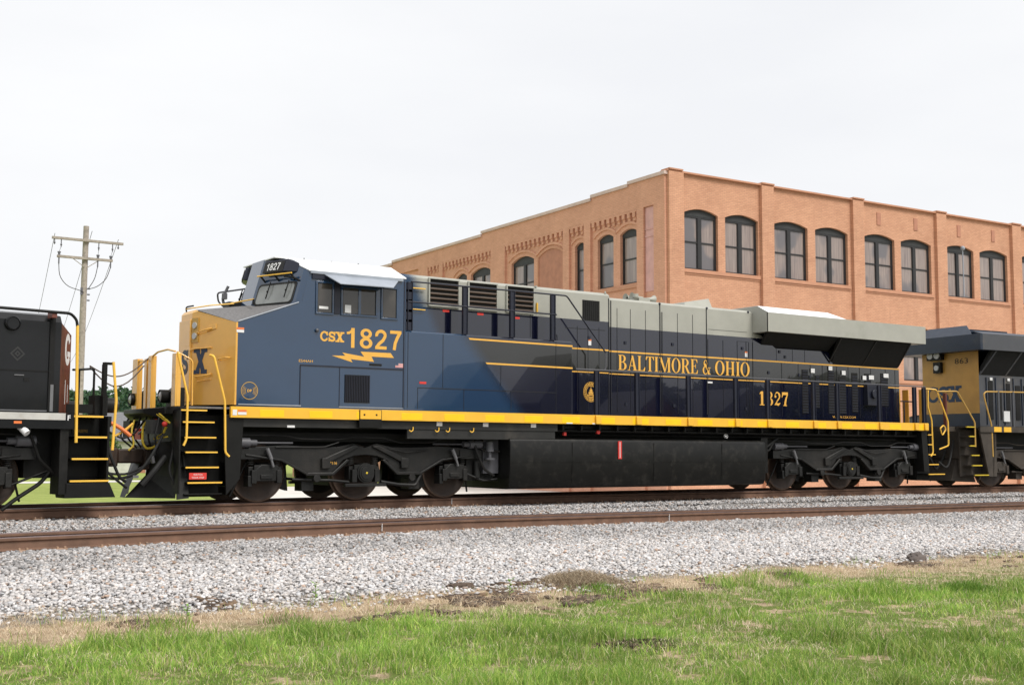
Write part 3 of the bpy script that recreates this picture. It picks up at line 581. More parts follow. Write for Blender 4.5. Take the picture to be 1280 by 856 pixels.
def make_truck(parent, cx, grime=False, name='truck'):
    mt = M['grime'] if grime else M['truck']; t = bpy.data.objects.new(name, None); C.objects.link(t); t.parent = parent; t.location = (cx, 0, 0); A = 2.07
    for k in (-A, 0, A): wheelset(t, k)
    half = [(0, 1.02), (.25, 1.10), (.62, 1.03), (1.30, 1.04), (1.70, 1.06), (2.35, 1.02), (2.55, .98), (2.55, .88), (2.10, .86), (1.73, .775), (1.42, .62), (1.22, .50), (.74, .50), (.62, .62), (.48, .78), (.25, .86), (0, .88)]
    for sg in (-1, 1):
        f = MB(); P = half + [(-x, z) for x, z in half[::-1][1:-1]]
        f.xz(P, sg * 1.06, sg * 1.20)
        for q in (-1, 1):    # raised diagonal ribs and bottom flange
            f.hull([(q * .12, sg * 1.20, 1.06), (q * .30, sg * 1.20, 1.08), (q * .98, sg * 1.20, .80), (q * .90, sg * 1.20, .68)], [(q * .14, sg * 1.25, 1.04), (q * .28, sg * 1.25, 1.06), (q * .95, sg * 1.25, .79), (q * .88, sg * 1.25, .70)])
            f.hull([(q * .42, sg * 1.20, .80), (q * .72, sg * 1.20, .55), (q * 1.24, sg * 1.20, .55), (q * 1.28, sg * 1.20, .49), (q * .70, sg * 1.20, .49), (q * .36, sg * 1.20, .78)], [(q * .42, sg * 1.25, .80), (q * .72, sg * 1.25, .55), (q * 1.24, sg * 1.25, .55), (q * 1.28, sg * 1.25, .49), (q * .70, sg * 1.25, .49), (q * .36, sg * 1.25, .78)])
            f.box(q * .78, q * .96, sg * 1.2, sg * 1.27, .62, .82)
            f.hull([(q * 1.2, sg * 1.2, .52), (q * 1.75, sg * 1.2, .80), (q * 2.5, sg * 1.2, .90), (q * 2.5, sg * 1.2, .86), (q * 1.78, sg * 1.2, .76), (q * 1.22, sg * 1.2, .48)], [(q * 1.2, sg * 1.24, .52), (q * 1.75, sg * 1.24, .80), (q * 2.5, sg * 1.24, .90), (q * 2.5, sg * 1.24, .86), (q * 1.78, sg * 1.24, .76), (q * 1.22, sg * 1.24, .48)])
        f.build('side_frame', mt, t, bevel=.012)
        for k in (-A, 0, A):      # journal boxes with springs
            b = MB(); b.box(k - .33, k + .33, sg * .98, sg * 1.16, .40, .66)
            if k == 0:
                b.cyl((k, sg * .95, .533), (k, sg * 1.24, .533), .19, n=20).cyl((k, sg * 1.24, .533), (k, sg * 1.275, .533), .12, n=18); b.m(1).cyl((k, sg * 1.275, .533), (k, sg * 1.28, .533), .022, n=8); b.m(0); b.cyl((k, sg * 1.24, .533), (k, sg * 1.262, .533), .155, n=20)
            else:
                b.hull([(k - .22, sg * 1.0, .38), (k + .22, sg * 1.0, .38), (k + .26, sg * 1.0, .62), (k + .12, sg * 1.0, .74), (k - .12, sg * 1.0, .74), (k - .26, sg * 1.0, .62)], [(k - .20, sg * 1.22, .40), (k + .20, sg * 1.22, .40), (k + .22, sg * 1.22, .60), (k + .10, sg * 1.22, .70), (k - .10, sg * 1.22, .70), (k - .22, sg * 1.22, .60)]); b.box(k - .12, k + .12, sg * 1.22, sg * 1.245, .44, .52); b.box(k - .36, k - .28, sg * 1.0, sg * 1.22, .30, .50)
            b.box(k - .24, k + .24, sg * 1.16, sg * 1.21, .60, .69); b.box(k - .30, k - .2, sg * 1.12, sg * 1.25, .36, .60).box(k + .2, k + .30, sg * 1.12, sg * 1.25, .36, .60)
            b.build('journal_box', [mt, M['hose']], t, bevel=.008)
            s = MB()
            for q in (-.27, .27):
                for i in range(5): s.cyl((k + q, sg * 1.08, .70 + i * .037), (k + q, sg * 1.08, .718 + i * .037), .075, n=12)
            s.build('spring', mt, t)
        b = MB()
        for q in (-1, 1): b.cyl((q * 2.42, sg * 1.20, 1.10), (q * 2.72, sg * 1.20, 1.10), .092, n=18).cyl((q * 2.28, sg * 1.20, 1.10), (q * 2.42, sg * 1.20, 1.10), .06, n=14).cyl((q * 1.55, sg * 1.20, 1.10), (q * 2.3, sg * 1.20, 1.10), .018, n=8)
        b.build('brake_cylinder', M['cyl'], t)
        b = MB()
        for q in (-1, 1): b.box(q * 2.2, q * 2.74, sg * 1.05, sg * 1.22, .80, .99)
        b.tube([(.35, sg * 1.2, .36), (.75, sg * 1.2, .30), (1.15, sg * 1.2, .28), (1.3, sg * 1.2, .55)], .035).tube([(-.35, sg * 1.2, .36), (-.75, sg * 1.2, .40), (-1.5, sg * 1.1, .42)], .03)
        b.box(-.45, .45, sg * 1.16, sg * 1.25, .27, .33); b.box(1.05, 1.3, sg * .8, sg * 1.1, .2, .42); b.box(-1.3, -1.05, sg * .8, sg * 1.1, .2, .42); b.box(-3.0, -2.3, -.5, .5, .3, .8)
        for q in (-1, 1): b.cyl((q * 1.05, sg * 1.25, .44), (q * 1.05, sg * 1.18, .44), .075, n=10); b.hull([(q * 1.45, sg * .82, .2), (q * 1.62, sg * .82, .25), (q * 1.62, sg * .82, .75), (q * 1.5, sg * .82, .75)], [(q * 1.45, sg * .70, .2), (q * 1.62, sg * .70, .25), (q * 1.62, sg * .70, .75), (q * 1.5, sg * .70, .75)])
        b.build('brake_rigging', mt, t, bevel=.006)
        MB().cyl((-2.05, sg * 1.27, .93), (-1.96, sg * 1.27, .66), .024, n=10).cyl((-2.09, sg * 1.27, 1.0), (-2.0, sg * 1.27, .8), .036, n=10).cyl((2.02, sg * 1.27, .93), (2.12, sg * 1.27, .66), .024, n=10).cyl((1.98, sg * 1.27, 1.0), (2.07, sg * 1.27, .8), .036, n=10).build('damper', M['steel'], t)
        MB().tube([(-2.6, sg * 1.22, 1.24), (-1.75, sg * 1.22, 1.24), (-1.4, sg * 1.22, 1.18), (-.6, sg * 1.22, 1.17), (-.3, sg * 1.24, 1.22), (.4, sg * 1.24, 1.21), (.75, sg * 1.22, 1.12), (1.5, sg * 1.22, 1.13), (1.8, sg * 1.22, 1.22), (2.65, sg * 1.22, 1.20), (2.8, sg * 1.2, 1.05)], .014).tube([(-1.9, sg * 1.22, 1.02), (-.9, sg * 1.23, 1.03), (-.6, sg * 1.24, 1.12)], .012).tube([(.5, sg * 1.24, 1.0), (.9, sg * 1.25, .93), (1.4, sg * 1.24, .98)], .012).tube([(2.3, sg * 1.0, .9), (2.5, sg * .95, .45), (2.62, sg * .85, .12)], .02).tube([(-2.3, sg * 1.0, .9), (-2.5, sg * .95, .45), (-2.62, sg * .85, .12)], .02).build('brake_pipe', mt, t)
    return t

# ------------------------------------------------------------------ main locomotive
L = thing('locomotive', 'blue and yellow CSX 1827 diesel locomotive lettered Baltimore & Ohio', 'locomotive', (0, 0, 0))
XY = (1, 0, 0); UP = (0, 0, 1)
# frame and sill
MB().box(-1.55, 19.05, -1.46, 1.46, 1.70, 1.735).build('deck', M['anti'], L)
b = MB().m(0)
for s in (-1, 1): b.box(-.772, 18.93, s * 1.49, s * 1.56, 1.548, 1.748)
b.m(1)
x = -.55
while x < 18.6: b.box(x + .33, x + .80, -1.563, -1.559, 1.568, 1.70); x += .975
b.m(2).box(1.785, 2.265, -1.575, -1.5, 1.40, 1.742); b.m(0).box(1.80, 2.25, -1.58, -1.574, 1.565, 1.735); b.m(2).box(1.87, 1.905, -1.583, -1.579, 1.63, 1.665).box(2.13, 2.165, -1.583, -1.579, 1.63, 1.665)
b.build('side_sill', [M['sill'], M['refl'], M['black']], L, bevel=.004)
b = MB(); b.box(-.5, 6.55, -1.47, -1.40, 1.385, 1.55).box(-.5, 6.55, 1.40, 1.47, 1.385, 1.55); b.box(2.9, 6.5, -1.45, -1.38, 1.20, 1.39); b.box(-.45, .9, -1.45, -1.38, 1.42, 1.5)
b.build('skirt', M['skirt'], L, bevel=.004)
b = MB(); b.box(-1.2, 19.0, -.75, .75, 1.15, 1.70).box(-.6, 18.6, -1.3, 1.3, 1.45, 1.70)
for i in range(24): b.box(6.7 + i * .5, 6.74 + i * .5, -1.45, -1.3, 1.42, 1.55)
b.tube([(6.3, -1.35, 1.40), (18.7, -1.35, 1.40)], .03).tube([(6.8, -1.2, 1.32), (13, -1.2, 1.32), (18, -1.2, 1.30)], .025)
b.box(5.6, 12.4, -.9, .9, .9, 1.3); b.box(-.6, 4.9, -.62, .62, .95, 1.25).box(13.1, 18.6, -.62, .62, .95, 1.25); b.box(-.5, 5.0, -1.0, 1.0, 1.13, 1.3).box(13.0, 18.7, -1.0, 1.0, 1.13, 1.3); b.build('underframe', M['black'], L)
b = MB()
for hx in (2.95, 3.54, 3.79, 4.36): b.tube([(hx + .05, -1.50, 1.43), (hx + .05, -1.50, 1.36), (hx, -1.50, 1.335), (hx - .035, -1.50, 1.37)], .011, bend=.03)
b.build('cable_hook', M['safety'], L)
b = MB(); [b.box(hx, hx + .13, -1.482, -1.474, 1.46, 1.54) for hx in (3.55, 4.65, 5.85)]; b.box(.35, .5, -1.482, -1.474, 1.385, 1.425); [b.box(hx, hx + .16, -1.566, -1.56, 1.552, 1.575) for hx in (6.72, 7.42)]; b.box(-.74, -.66, -1.566, -1.56, 1.59, 1.69); b.box(-.64, -.48, -1.566, -1.56, 1.60, 1.65); b.m(1).box(-.64, -.48, -1.567, -1.56, 1.65, 1.69)
b.m(0)
for x, z in ((7.63, 3.31), (12.62, 3.29)): b.box(x, x + .08, -1.156 if x < 8 else -1.006, -1.0, z, z + .10); b.m(1).box(x, x + .08, -1.157 if x < 8 else -1.007, -1.0, z + .10, z + .135); b.m(0)
b.box(-.68, -.54, -1.506, -1.50, 3.09, 3.14); b.m(1).box(-.68, -.54, -1.506, -1.50, 3.145, 3.18); b.m(0); b.box(11.35, 11.5, -1.025, -1.0, 2.60, 2.64)
for x, z, mm in ((14.95, 2.99, 0), (15.62, 3.08, 0), (16.13, 2.98, 0), (16.95, 2.88, 0), (17.2, 2.9, 0), (17.8, 2.97, 0)):
    b.m(mm).box(x, x + (.14 if x < 17 else .2), -1.03, -1.02, z, z + .11)
b.build('label_sticker', [M['wlab'], M['orange']], L)
b = MB()
for x, z, y in ((3.13, 2.285, -1.50), (3.86, 3.80, -1.15), (4.70, 3.79, -1.15), (5.62, 3.77, -1.15)): b.box(x, x + .155, y - .006, y, z, z + .045)
b.box(6.80, 6.87, -1.36, -1.30, 1.30, 1.37); b.cyl((7.72, -1.40, 1.385), (7.72, -1.33, 1.385), .045, n=12); b.build('red_marker', M['red'], L)
b = MB().cyl((11.56, -1.42, 1.33), (11.56, -1.38, 1.33), .05, n=14, cap=False).cyl((11.56, -1.40, 1.33), (11.56, -1.38, 1.33), .02); b.build('fuel_gauge', M['wlab'], L)
# fuel tank
P = [(-1.42, 1.235), (-1.49, 1.215), (-1.52, 1.15), (-1.525, .74), (-1.50, .32), (-1.45, .20), (-1.33, .175), (1.33, .175), (1.45, .20), (1.50, .32), (1.525, .74), (1.52, 1.15), (1.49, 1.215), (1.42, 1.235)]
MB().yz(P, 5.30, 12.76).build('fuel_tank', M['tank'], L, bevel=.02, angle=25)
MB().box(5.31, 12.75, -1.532, -1.524, .735, .748).box(9.2, 9.21, -1.530, -1.522, .3, 1.15).box(6.9, 6.91, -1.530, -1.522, .3, 1.15).box(11.3, 11.31, -1.530, -1.522, .3, 1.15).build('weld_seam', M['tank'], L)
b = MB().m(0).box(8.16, 8.26, -1.540, -1.52, .80, 1.19); b.m(1).box(8.20, 8.215, -1.543, -1.53, .82, 1.17); b.build('sight_glass', [M['red'], M['wlab']], L)
MB().cyl((5.0, -1.2, .95), (5.0, -1.2, 1.15), .09).cyl((5.0, -1.2, .78), (5.0, -1.2, .82), .11).cyl((5.0, -1.2, .8), (5.0, -1.2, .95), .04).box(4.9, 5.28, -1.1, -.6, .5, 1.2).build('air_filter', M['cyl'], L)
MB().box(4.55, 5.2, -1.0, 1.0, .35, 1.3).tube([(4.6, -1.15, 1.25), (4.7, -1.2, .9), (4.85, -1.2, .6), (5.1, -1.2, .45)], .03).tube([(4.75, -1.1, 1.3), (4.8, -1.15, 1.0), (5.25, -1.2, .95)], .022).cyl((4.78, -1.05, .42), (4.78, -1.05, .75), .08).tube([(4.5, -1.05, .5), (4.9, -1.1, .35), (5.25, -1.1, .38)], .025).build('pipework', M['truck'], L)
MB().box(12.78, 13.0, -1.35, 1.35, .45, 1.3).tube([(12.8, -1.3, 1.0), (13.1, -1.25, 1.1), (13.5, -1.2, 1.3)], .04).tube([(12.8, -1.35, .95), (13.15, -1.25, 1.0), (13.4, -1.2, 1.25)], .03).build('air_reservoir', M['black'], L)
T1 = make_truck(L, 2.07); T1.rotation_euler.z = .035
T2 = copy_obj(T1, L); T2.location.x = 16.21; T2.rotation_euler.z = -.035
small_text('87116', (1.22 - 2.07, -1.262, .70), XY, UP, .055, M['gold'], T1, length=.2)

# nose
NC, NM = (-.69, -1.5), (-1.09, -.30)
def nose_top(s): return [(-.69, s * 1.5, 3.27), (-1.07, s * .42, 3.555), (-1.09, s * .30, 3.575)]
b = MB().m(0)
for s in (-1, 1):   # front facets
    b.add([(-.69, s * 1.5, 1.78), (-1.09, s * .30, 1.80), (-1.09, s * .30, 3.52), (-1.04, s * .46, 3.545), (-.69, s * 1.5, 3.27)], [(0, 1, 2, 3, 4)])
b.add([(-1.09, -.30, 1.80), (-1.09, .30, 1.80), (-1.09, .30, 3.52), (-1.09, -.30, 3.52)], [(0, 1, 2, 3)])
b.add([(-1.09, -.30, 3.52), (-1.09, .30, 3.52), (-1.04, .30, 3.585), (-1.04, -.30, 3.585)], [(0, 1, 2, 3)])
for s in (-1, 1): b.add([(-1.09, s * .30, 3.52), (-1.04, s * .46, 3.545), (-1.03, s * .44, 3.56), (-1.04, s * .30, 3.585)], [(0, 1, 2, 3)])
# yellow edge return on the side
for s in (-1, 1): b.add([(-.69, s * 1.5, 1.78), (-.655, s * 1.5, 1.78), (-.655, s * 1.5, 3.282), (-.69, s * 1.5, 3.27)], [(0, 1, 2, 3)])
b.m(1)
for s in (-1, 1):   # blue sides of nose
    b.add([(-.655, s * 1.5, 1.75), (.60, s * 1.5, 1.75), (.60, s * 1.5, 3.735), (.52, s * 1.5, 3.715), (-.655, s * 1.5, 3.282)], [(0, 1, 2, 3, 4)])
b.m(2)
for s in (-1, 1):   # non-slip top falling to each side
    b.add([(-.69, s * 1.5, 3.272), (-1.03, s * .44, 3.56), (.16, s * .30, 3.76), (.56, s * 1.5, 3.722)], [(0, 1, 2, 3)])
    b.add([(-1.03, s * .44, 3.56), (-1.04, s * .30, 3.585), (.16, s * .30, 3.76)], [(0, 1, 2)])
b.add([(-1.04, -.30, 3.585), (-1.04, .30, 3.585), (.16, .30, 3.76), (.16, -.30, 3.76)], [(0, 1, 2, 3)])
b.build('nose', [M['yellow'], M['blue'], M['anti']], L, smooth=False)
MB().tube([(-.655, -1.504, 3.29), (.52, -1.504, 3.722)], .012).build('nose_trim', M['aw'], L)
nu = Vector((NC[0] - NM[0], NC[1] - NM[1], 0)).normalized()   # along near facet toward the corner
nn = Vector((nu.y, -nu.x, 0)) * 1.0
if nn.x > 0: nn = -nn
def NF(t, z, out=0): p = Vector((NM[0], NM[1], z)) + nu * t + nn * out; return (p.x, p.y, p.z)   # t metres from the centre edge
b = MB().m(0); b.box(-1.125, -1.08, -.30, .32, 1.86, 3.40); b.m(1).box(-1.128, -1.12, -.28, -.05, 2.9, 3.36); b.build('nose_door', [M['yellow'], M['yellow']], L, bevel=.01)
b = MB().m(0).hull([NF(.02, 2.96, .004), NF(.20, 2.96, .004), NF(.20, 3.42, .004), NF(.02, 3.42, .004)], [NF(.02, 2.96, .02), NF(.20, 2.96, .02), NF(.20, 3.42, .02), NF(.02, 3.42, .02)])
b.m(1)
for z in (3.08, 3.28): b.cyl(NF(.11, z, .02), NF(.11, z, .04), .06, n=18)
b.build('headlight', [M['dgold'], M['lens']], L)
b = MB()
b.tube([NF(.22, 3.12, .01), NF(.22, 3.13, .07), NF(.52, 3.18, .07), NF(.60, 3.20, .01)], .014); b.hull([NF(.45, 3.14, .003), NF(.72, 3.18, .003), NF(.72, 3.28, .003), NF(.5, 3.25, .003)], [NF(.46, 3.15, .018), NF(.71, 3.19, .018), NF(.71, 3.27, .018), NF(.5, 3.24, .018)])
b.tube([NF(.2, 2.30, .01), NF(.2, 2.31, .07), NF(.55, 2.33, .07), NF(.6, 2.36, .01)], .014); b.tube([NF(.2, 1.98 + .25, .01), NF(.6, 2.25, .02)], .008)
b.tube([NF(.85, 2.60, .01), NF(.86, 2.61, .08), NF(1.12, 2.64, .08), NF(1.13, 2.63, .01)], .013); b.tube([NF(.0, 2.82, .03), NF(.15, 2.84, .05), NF(.6, 2.84, .01)], .012)
b.build('grab_iron', M['yellow'], L)
b = MB()
g = Glyphs(b, NF(.08, 2.37, .002), nu, UP, .47, .80); slab(g, 'X')
b.build('nose_lettering', M['letter'], L, smooth=False)
b = MB(); g = Glyphs(b, (-1.129, .14, 2.37), (0, -1, 0), UP, .47, .95); slab(g, 'S'); b.build('nose_lettering', M['letter'], L, smooth=False)
# cab
b = MB().m(0); KX = .385
def CF(y, z): return (.17 + (abs(y) - .30) * KX + (z - 4.14) * .28, y, z)      # leaning V front wall
ed = [(1.5, 4.34), (.8, 4.655), (.30, 4.68)]
for s in (-1, 1):
    # side wall with door pillar
    b.add([(.60, s * 1.5, 1.75), (2.80, s * 1.5, 1.75), (2.80, s * 1.5, 4.35), (.742, s * 1.5, 4.345), (.60, s * 1.5, 3.80)], [(0, 1, 2, 3, 4)])
    A = [CF(s * 1.42, 3.70), CF(s * .3, 3.70), CF(s * .3, 4.66), CF(s * .8, 4.64), CF(s * 1.40, 4.38)]
    b.add(A, [(0, 1, 2, 3, 4)]); b.add([A[0], A[4], (.742, s * 1.5, 4.345), (.60, s * 1.5, 3.72)], [(0, 1, 2, 3)])
b.add([CF(-.3, 3.7), CF(.3, 3.7), CF(.3, 4.66), CF(-.3, 4.66)], [(0, 1, 2, 3)])
b.add([(2.80, -1.5, 1.75), (2.80, 1.5, 1.75), (2.80, 1.5, 4.35), (2.80, .8, 4.65), (2.80, -.8, 4.65), (2.80, -1.5, 4.35)], [(0, 1, 2, 3, 4, 5)])
b.build('cab', M['blue'], L, smooth=False)
b = MB()
for s in (-1, 1):
    e = [(CF(s * .8, 4.64)[0], s * .80, 4.655), (2.84, s * .80, 4.665), (2.80, s * 1.52, 4.365), (.72, s * 1.52, 4.35)]; b.hull(e, [(p[0], p[1], p[2] - .018) for p in e])
e = [(CF(.3, 4.66)[0], -.80, 4.658), (2.84, -.80, 4.668), (2.84, .80, 4.668), (CF(.3, 4.66)[0], .80, 4.658)]; b.hull(e, [(p[0], p[1], p[2] - .02) for p in e])
b.build('cab_roof', M['white'], L, smooth=False)
b = MB()
for x, h in ((1.15, .11), (1.42, .05), (1.75, .10), (2.35, .11)): b.cyl((x, -.3, 4.66), (x, -.3, 4.66 + h), .022, .012, n=8)
b.box(2.45, 2.75, -.2, .1, 4.67, 4.72); b.build('antenna', M['cyl'], L)
def winpart(name, x0, x1, z0, z1, fr=.035, mull=None, y=-1.5, glass='win'):
    f = MB(); f.box(x0 - fr, x1 + fr, y - .028, y + .0, z0 - fr, z0).box(x0 - fr, x1 + fr, y - .028, y + .0, z1, z1 + fr).box(x0 - fr, x0, y - .028, y, z0, z1).box(x1, x1 + fr, y - .028, y, z0, z1)
    if mull: f.box(mull - .03, mull + .03, y - .024, y, z0, z1)
    o = f.build(name, M['blue'], L, bevel=.004); MB().box(x0 - .002, x1 + .002, y - .010, y - .003, z0 - .002, z1 + .002).build('pane', M[glass], o)
    s = MB(); r = .012; s.box(x0, x1, y - .014, y - .009, z1 - r, z1).box(x0, x1, y - .014, y - .009, z0, z0 + r).box(x0, x0 + r, y - .014, y - .009, z0 + r, z1 - r).box(x1 - r, x1, y - .014, y - .009, z0 + r, z1 - r); s.build('window_seal', M['rubber'], o); return o
winpart('window', .895, 1.20, 3.56, 4.12); winpart('window', 1.42, 2.13, 3.57, 4.07, mull=1.78); winpart('window', 2.28, 2.585, 3.55, 4.12)
b = MB(); b.box(1.24, 1.36, -1.53, -1.50, 3.55, 4.15); b.build('window_track', M['navy'], L)
b = MB(); b.box(.78, 1.12, -1.53, -1.50, 4.19, 4.28); b.build('sign_frame', M['navy'], L)
b = MB(); b.box(1.47, 1.60, -1.517, -1.512, 3.59, 3.74); b.box(.93, 1.12, -1.517, -1.512, 3.63, 3.68); b.build('window_sticker', M['wlab'], L)
e0 = [(1.02, -1.52, 4.30), (2.62, -1.52, 4.30), (2.30, -1.92, 4.10), (1.17, -1.92, 4.085)]
MB().hull(e0, [(p[0], p[1], p[2] - .015) for p in e0]).build('awning', M['aw'], L, smooth=False)
MB().box(.74, 2.72, -1.545, -1.505, 4.285, 4.34).build('drip_rail', M['aw'], L, bevel=.004)
# windshield panels with rounded frame, on the leaning wall
def wpanel(s, y0, y1, z0, z1, out):
    r = .07; P = []
    for (cy, cz, a) in ((y1 - r, z1 - r, 0), (y0 + r, z1 - r, 90), (y0 + r, z0 + r, 180), (y1 - r, z0 + r, 270)):
        for k in range(5): t = math.radians(a + 22.5 * k); P.append((cy + r * math.cos(t), cz + r * math.sin(t)))
    return [Vector(CF(s * y, z)) + Vector((-1, 0, .1)) * out for y, z in P]
for s in (-1, 1):
    A = wpanel(s, .40, 1.32, 3.74, 4.125, .004); B = wpanel(s, .40, 1.32, 3.74, 4.125, .012); o = MB().hull(A, B).build('windshield', M['wind'], L)
    A = wpanel(s, .375, 1.345, 3.715, 4.15, .006); B = wpanel(s, .41, 1.31, 3.75, 4.115, .022); n = len(A); MB().add(A + B, [(i, (i + 1) % n, n + (i + 1) % n, n + i) for i in range(n)]).build('gasket', M['rubber'], o)
    q = MB()
    for yy in (.72, 1.18): q.tube([Vector(CF(s * yy, 4.17)) + Vector((-.06, 0, 0)), Vector(CF(s * (yy + .01), 4.02)) + Vector((-.07, 0, 0)), Vector(CF(s * (yy - .02), 3.84)) + Vector((-.05, 0, 0))], .012); q.sphere(Vector(CF(s * yy, 3.98)) + Vector((-.07, 0, 0)), .022, 8, 6)
    q.build('wiper', M['black'], o)
    q = MB()   # number board box
    A = [CF(s * .48, 4.34), CF(s * 1.26, 4.33), CF(s * 1.26, 4.50), CF(s * 1.08, 4.58), CF(s * .48, 4.61)]; B = [Vector(CF(s * y_, z_)) + Vector((-.12, 0, 0)) for y_, z_ in ((.50, 4.35), (1.08, 4.35), (1.08, 4.57), (1.06, 4.60), (.50, 4.60))]
    q.hull(A, B); nb = q.build('number_board', M['navy'], L, bevel=.012)
    fu = (Vector(CF(-.86, 4.4)) - Vector(CF(-.28, 4.4))).normalized() if s < 0 else (Vector(CF(.28, 4.4)) - Vector(CF(.86, 4.4))).normalized()
    o0 = Vector(CF(-.54 if s < 0 else 1.04, 4.375)) + Vector((-.126, 0, 0)); w_ = Vector((.28, 0, 1)).normalized()
    q = MB(); q.hull([o0 - fu * .015 - w_ * .015, o0 + fu * .52 - w_ * .015, o0 + fu * .52 + w_ * .195, o0 - fu * .015 + w_ * .195], [p + Vector((-.004, 0, 0)) for p in (o0 - fu * .015 - w_ * .015, o0 + fu * .52 - w_ * .015, o0 + fu * .52 + w_ * .195, o0 - fu * .015 + w_ * .195)]); q.build('number_glass', M['rubber'], nb)
    q = MB(); write(q, sans, '1827', o0 + fu * .07 + Vector((-.008, 0, 0)) + w_ * .02, fu, w_, .145, .37); q.build('lettering', M['wlab'], nb, smooth=False)
b = MB(); hb = [Vector(CF(y, 4.30)) + Vector((-.13, 0, 0)) for y in (-.42, -1.28)]; b.tube([hb[0], hb[1]], .014); hb2 = [Vector(CF(y, 3.83)) + Vector((-.22, 0, 0)) for y in (.30, -.62)]; b.tube(hb2, .014)
b.tube([(-1.0, .35, 3.66), (-.6, .1, 3.74), (-.15, .05, 3.80)], .012); b.build('handrail', M['safety'], L)
b = MB()
for y in (-.5, -.85, -1.25): b.tube([Vector(CF(y, 4.19)), Vector(CF(y, 4.30)) + Vector((-.13, 0, 0))], .02)
b.tube([Vector(CF(-.62, 3.83)) + Vector((-.22, 0, 0)), Vector(CF(-.62, 3.72)) + Vector((-.2, 0, 0))], .02); b.tube([(-.98, .35, 3.60), (-1.0, .35, 3.70), (-.9, .2, 3.72)], .015); b.tube([Vector(CF(-1.08, 4.25)) + Vector((-.1, 0, 0)), Vector(CF(-1.3, 4.22)) + Vector((-.1, 0, 0)), Vector(CF(-1.38, 4.15))], .018)
b.box(-.18, .12, .25, .55, 3.74, 3.86); b.build('bracket', M['black'], L)
q = MB(); o0 = [Vector(CF(y_, z_)) + Vector((-.135, 0, 0)) for y_, z_ in ((.53, 4.37), (1.05, 4.37), (1.05, 4.575), (.53, 4.575))]; q.hull(o0, [p + Vector((-.006, 0, 0)) for p in o0]); q.build('class_light', M['wlab'], L)
b = MB(); b.tube([CF(.7, 4.2), (-.12, 1.05, 4.12), (-.06, 1.15, 3.95), (.1, 1.1, 3.8)], .018); b.tube([(.02, .9, 3.72), (-.05, .95, 4.0), (.05, .9, 4.25)], .03); b.box(-.06, .02, .86, .96, 3.98, 4.1); b.build('wiper_linkage', M['cyl'], L)
# cab side details
b = MB(); b.box(.57, 2.76, -1.512, -1.50, 2.535, 2.56).box(.57, .585, -1.512, -1.50, 1.80, 2.535).box(1.38, 1.392, -1.507, -1.50, 1.80, 2.535).box(2.758, 2.778, -1.508, -1.50, 1.80, 4.30)
b.build('door_seam', M['navy'], L)
b = MB(); b.m(0).box(1.494, 2.03, -1.512, -1.50, 1.875, 2.405); b.m(1)
for i in range(15): b.box(1.508 + i * .0352, 1.522 + i * .0352, -1.525, -1.512, 1.885, 2.395)
b.build('vent_grille', [M['pit'], M['navy']], L)
MB().box(-.62, .6, -1.515, -1.50, 1.782, 1.80).box(1.38, 2.76, -1.512, -1.50, 1.782, 1.796).build('trim_strip', M['aw'], L)
MB().sphere((.895, -1.53, 3.215), .035, sy=.8).build('side_lamp', M['cyl'], L); MB().box(2.02, 2.28, -1.512, -1.50, 2.60, 2.64).build('door_handle', M['pit'], L)
b = MB(); write(b, slab, 'CSX', (.968, -1.502, 3.018), XY, UP, .195, .50, gap=-.02); write(b, sans, '1827', (1.515, -1.502, 2.925), XY, UP, .38, 1.235, gap=.055)
g = Glyphs(b, (0, -1.502, 0), XY, UP, 1); pts = [(1.217, 2.757), (1.523, 2.70), (1.445, 2.815), (1.90, 2.735), (1.823, 2.857), (2.478, 2.862), (2.552, 2.765), (2.03, 2.775), (2.105, 2.672), (1.62, 2.715), (1.66, 2.655), (1.60, 2.648)]
g.poly([pts[0], pts[1], (1.60, 2.648), (1.50, 2.69)]); b.v = b.v; 
bolt = [(1.217, 2.757), (1.50, 2.765), (1.436, 2.822), (1.90, 2.765), (1.823, 2.860), (2.478, 2.862), (2.552, 2.770), (2.06, 2.775), (2.115, 2.675), (1.615, 2.705), (1.655, 2.645)]
b.f.pop(); b.mi.pop(); del b.v[-4:]
me_b = MB(); 
for tri in ([bolt[0], (1.655, 2.645), bolt[1]], [bolt[1], (1.655, 2.645), (1.615, 2.705), bolt[2]], [bolt[2], (1.615, 2.705), (2.115, 2.675), bolt[3]], [bolt[3], (2.115, 2.675), (2.06, 2.775), bolt[4]], [bolt[4], (2.06, 2.775), bolt[6], bolt[5]]):
    b.add([(x, -1.5035, z) for x, z in tri], [tuple(range(len(tri)))])
b.build('cab_lettering', M['gold'], L, smooth=False)
small_text('ES44AH', (.54, -1.5, 2.605), XY, UP, .05, M['gold'], L, length=.28)
b = MB(); g = Glyphs(b, (-.41, -1.503, 2.04), XY, UP, 1); g.ring(0, 0, .163, .163, .150, .150)
for r in (.075, .10, .125): g.ring(0, 0, r + .009, r + .009, r, r, -38, 38); g.ring(0, 0, r + .009, r + .009, r, r, 142, 218)
b.build('round_emblem', M['dgold'], L, smooth=False); small_text('DP', (-.41, -1.502, 2.017), XY, UP, .05, M['gold'], L, align='CENTER', off=.02)
b = MB(); b.m(0).box(2.585, 2.755, -1.504, -1.50, 2.585, 2.668); b.m(1)
for i in range(4): b.box(2.585 + (.07 if i > 1 else 0), 2.755, -1.506, -1.504, 2.588 + i * .021, 2.598 + i * .021)
b.m(2).box(2.585, 2.652, -1.507, -1.504, 2.628, 2.668); b.build('flag_decal', [M['wlab'], M['red'], M['blue']], L)

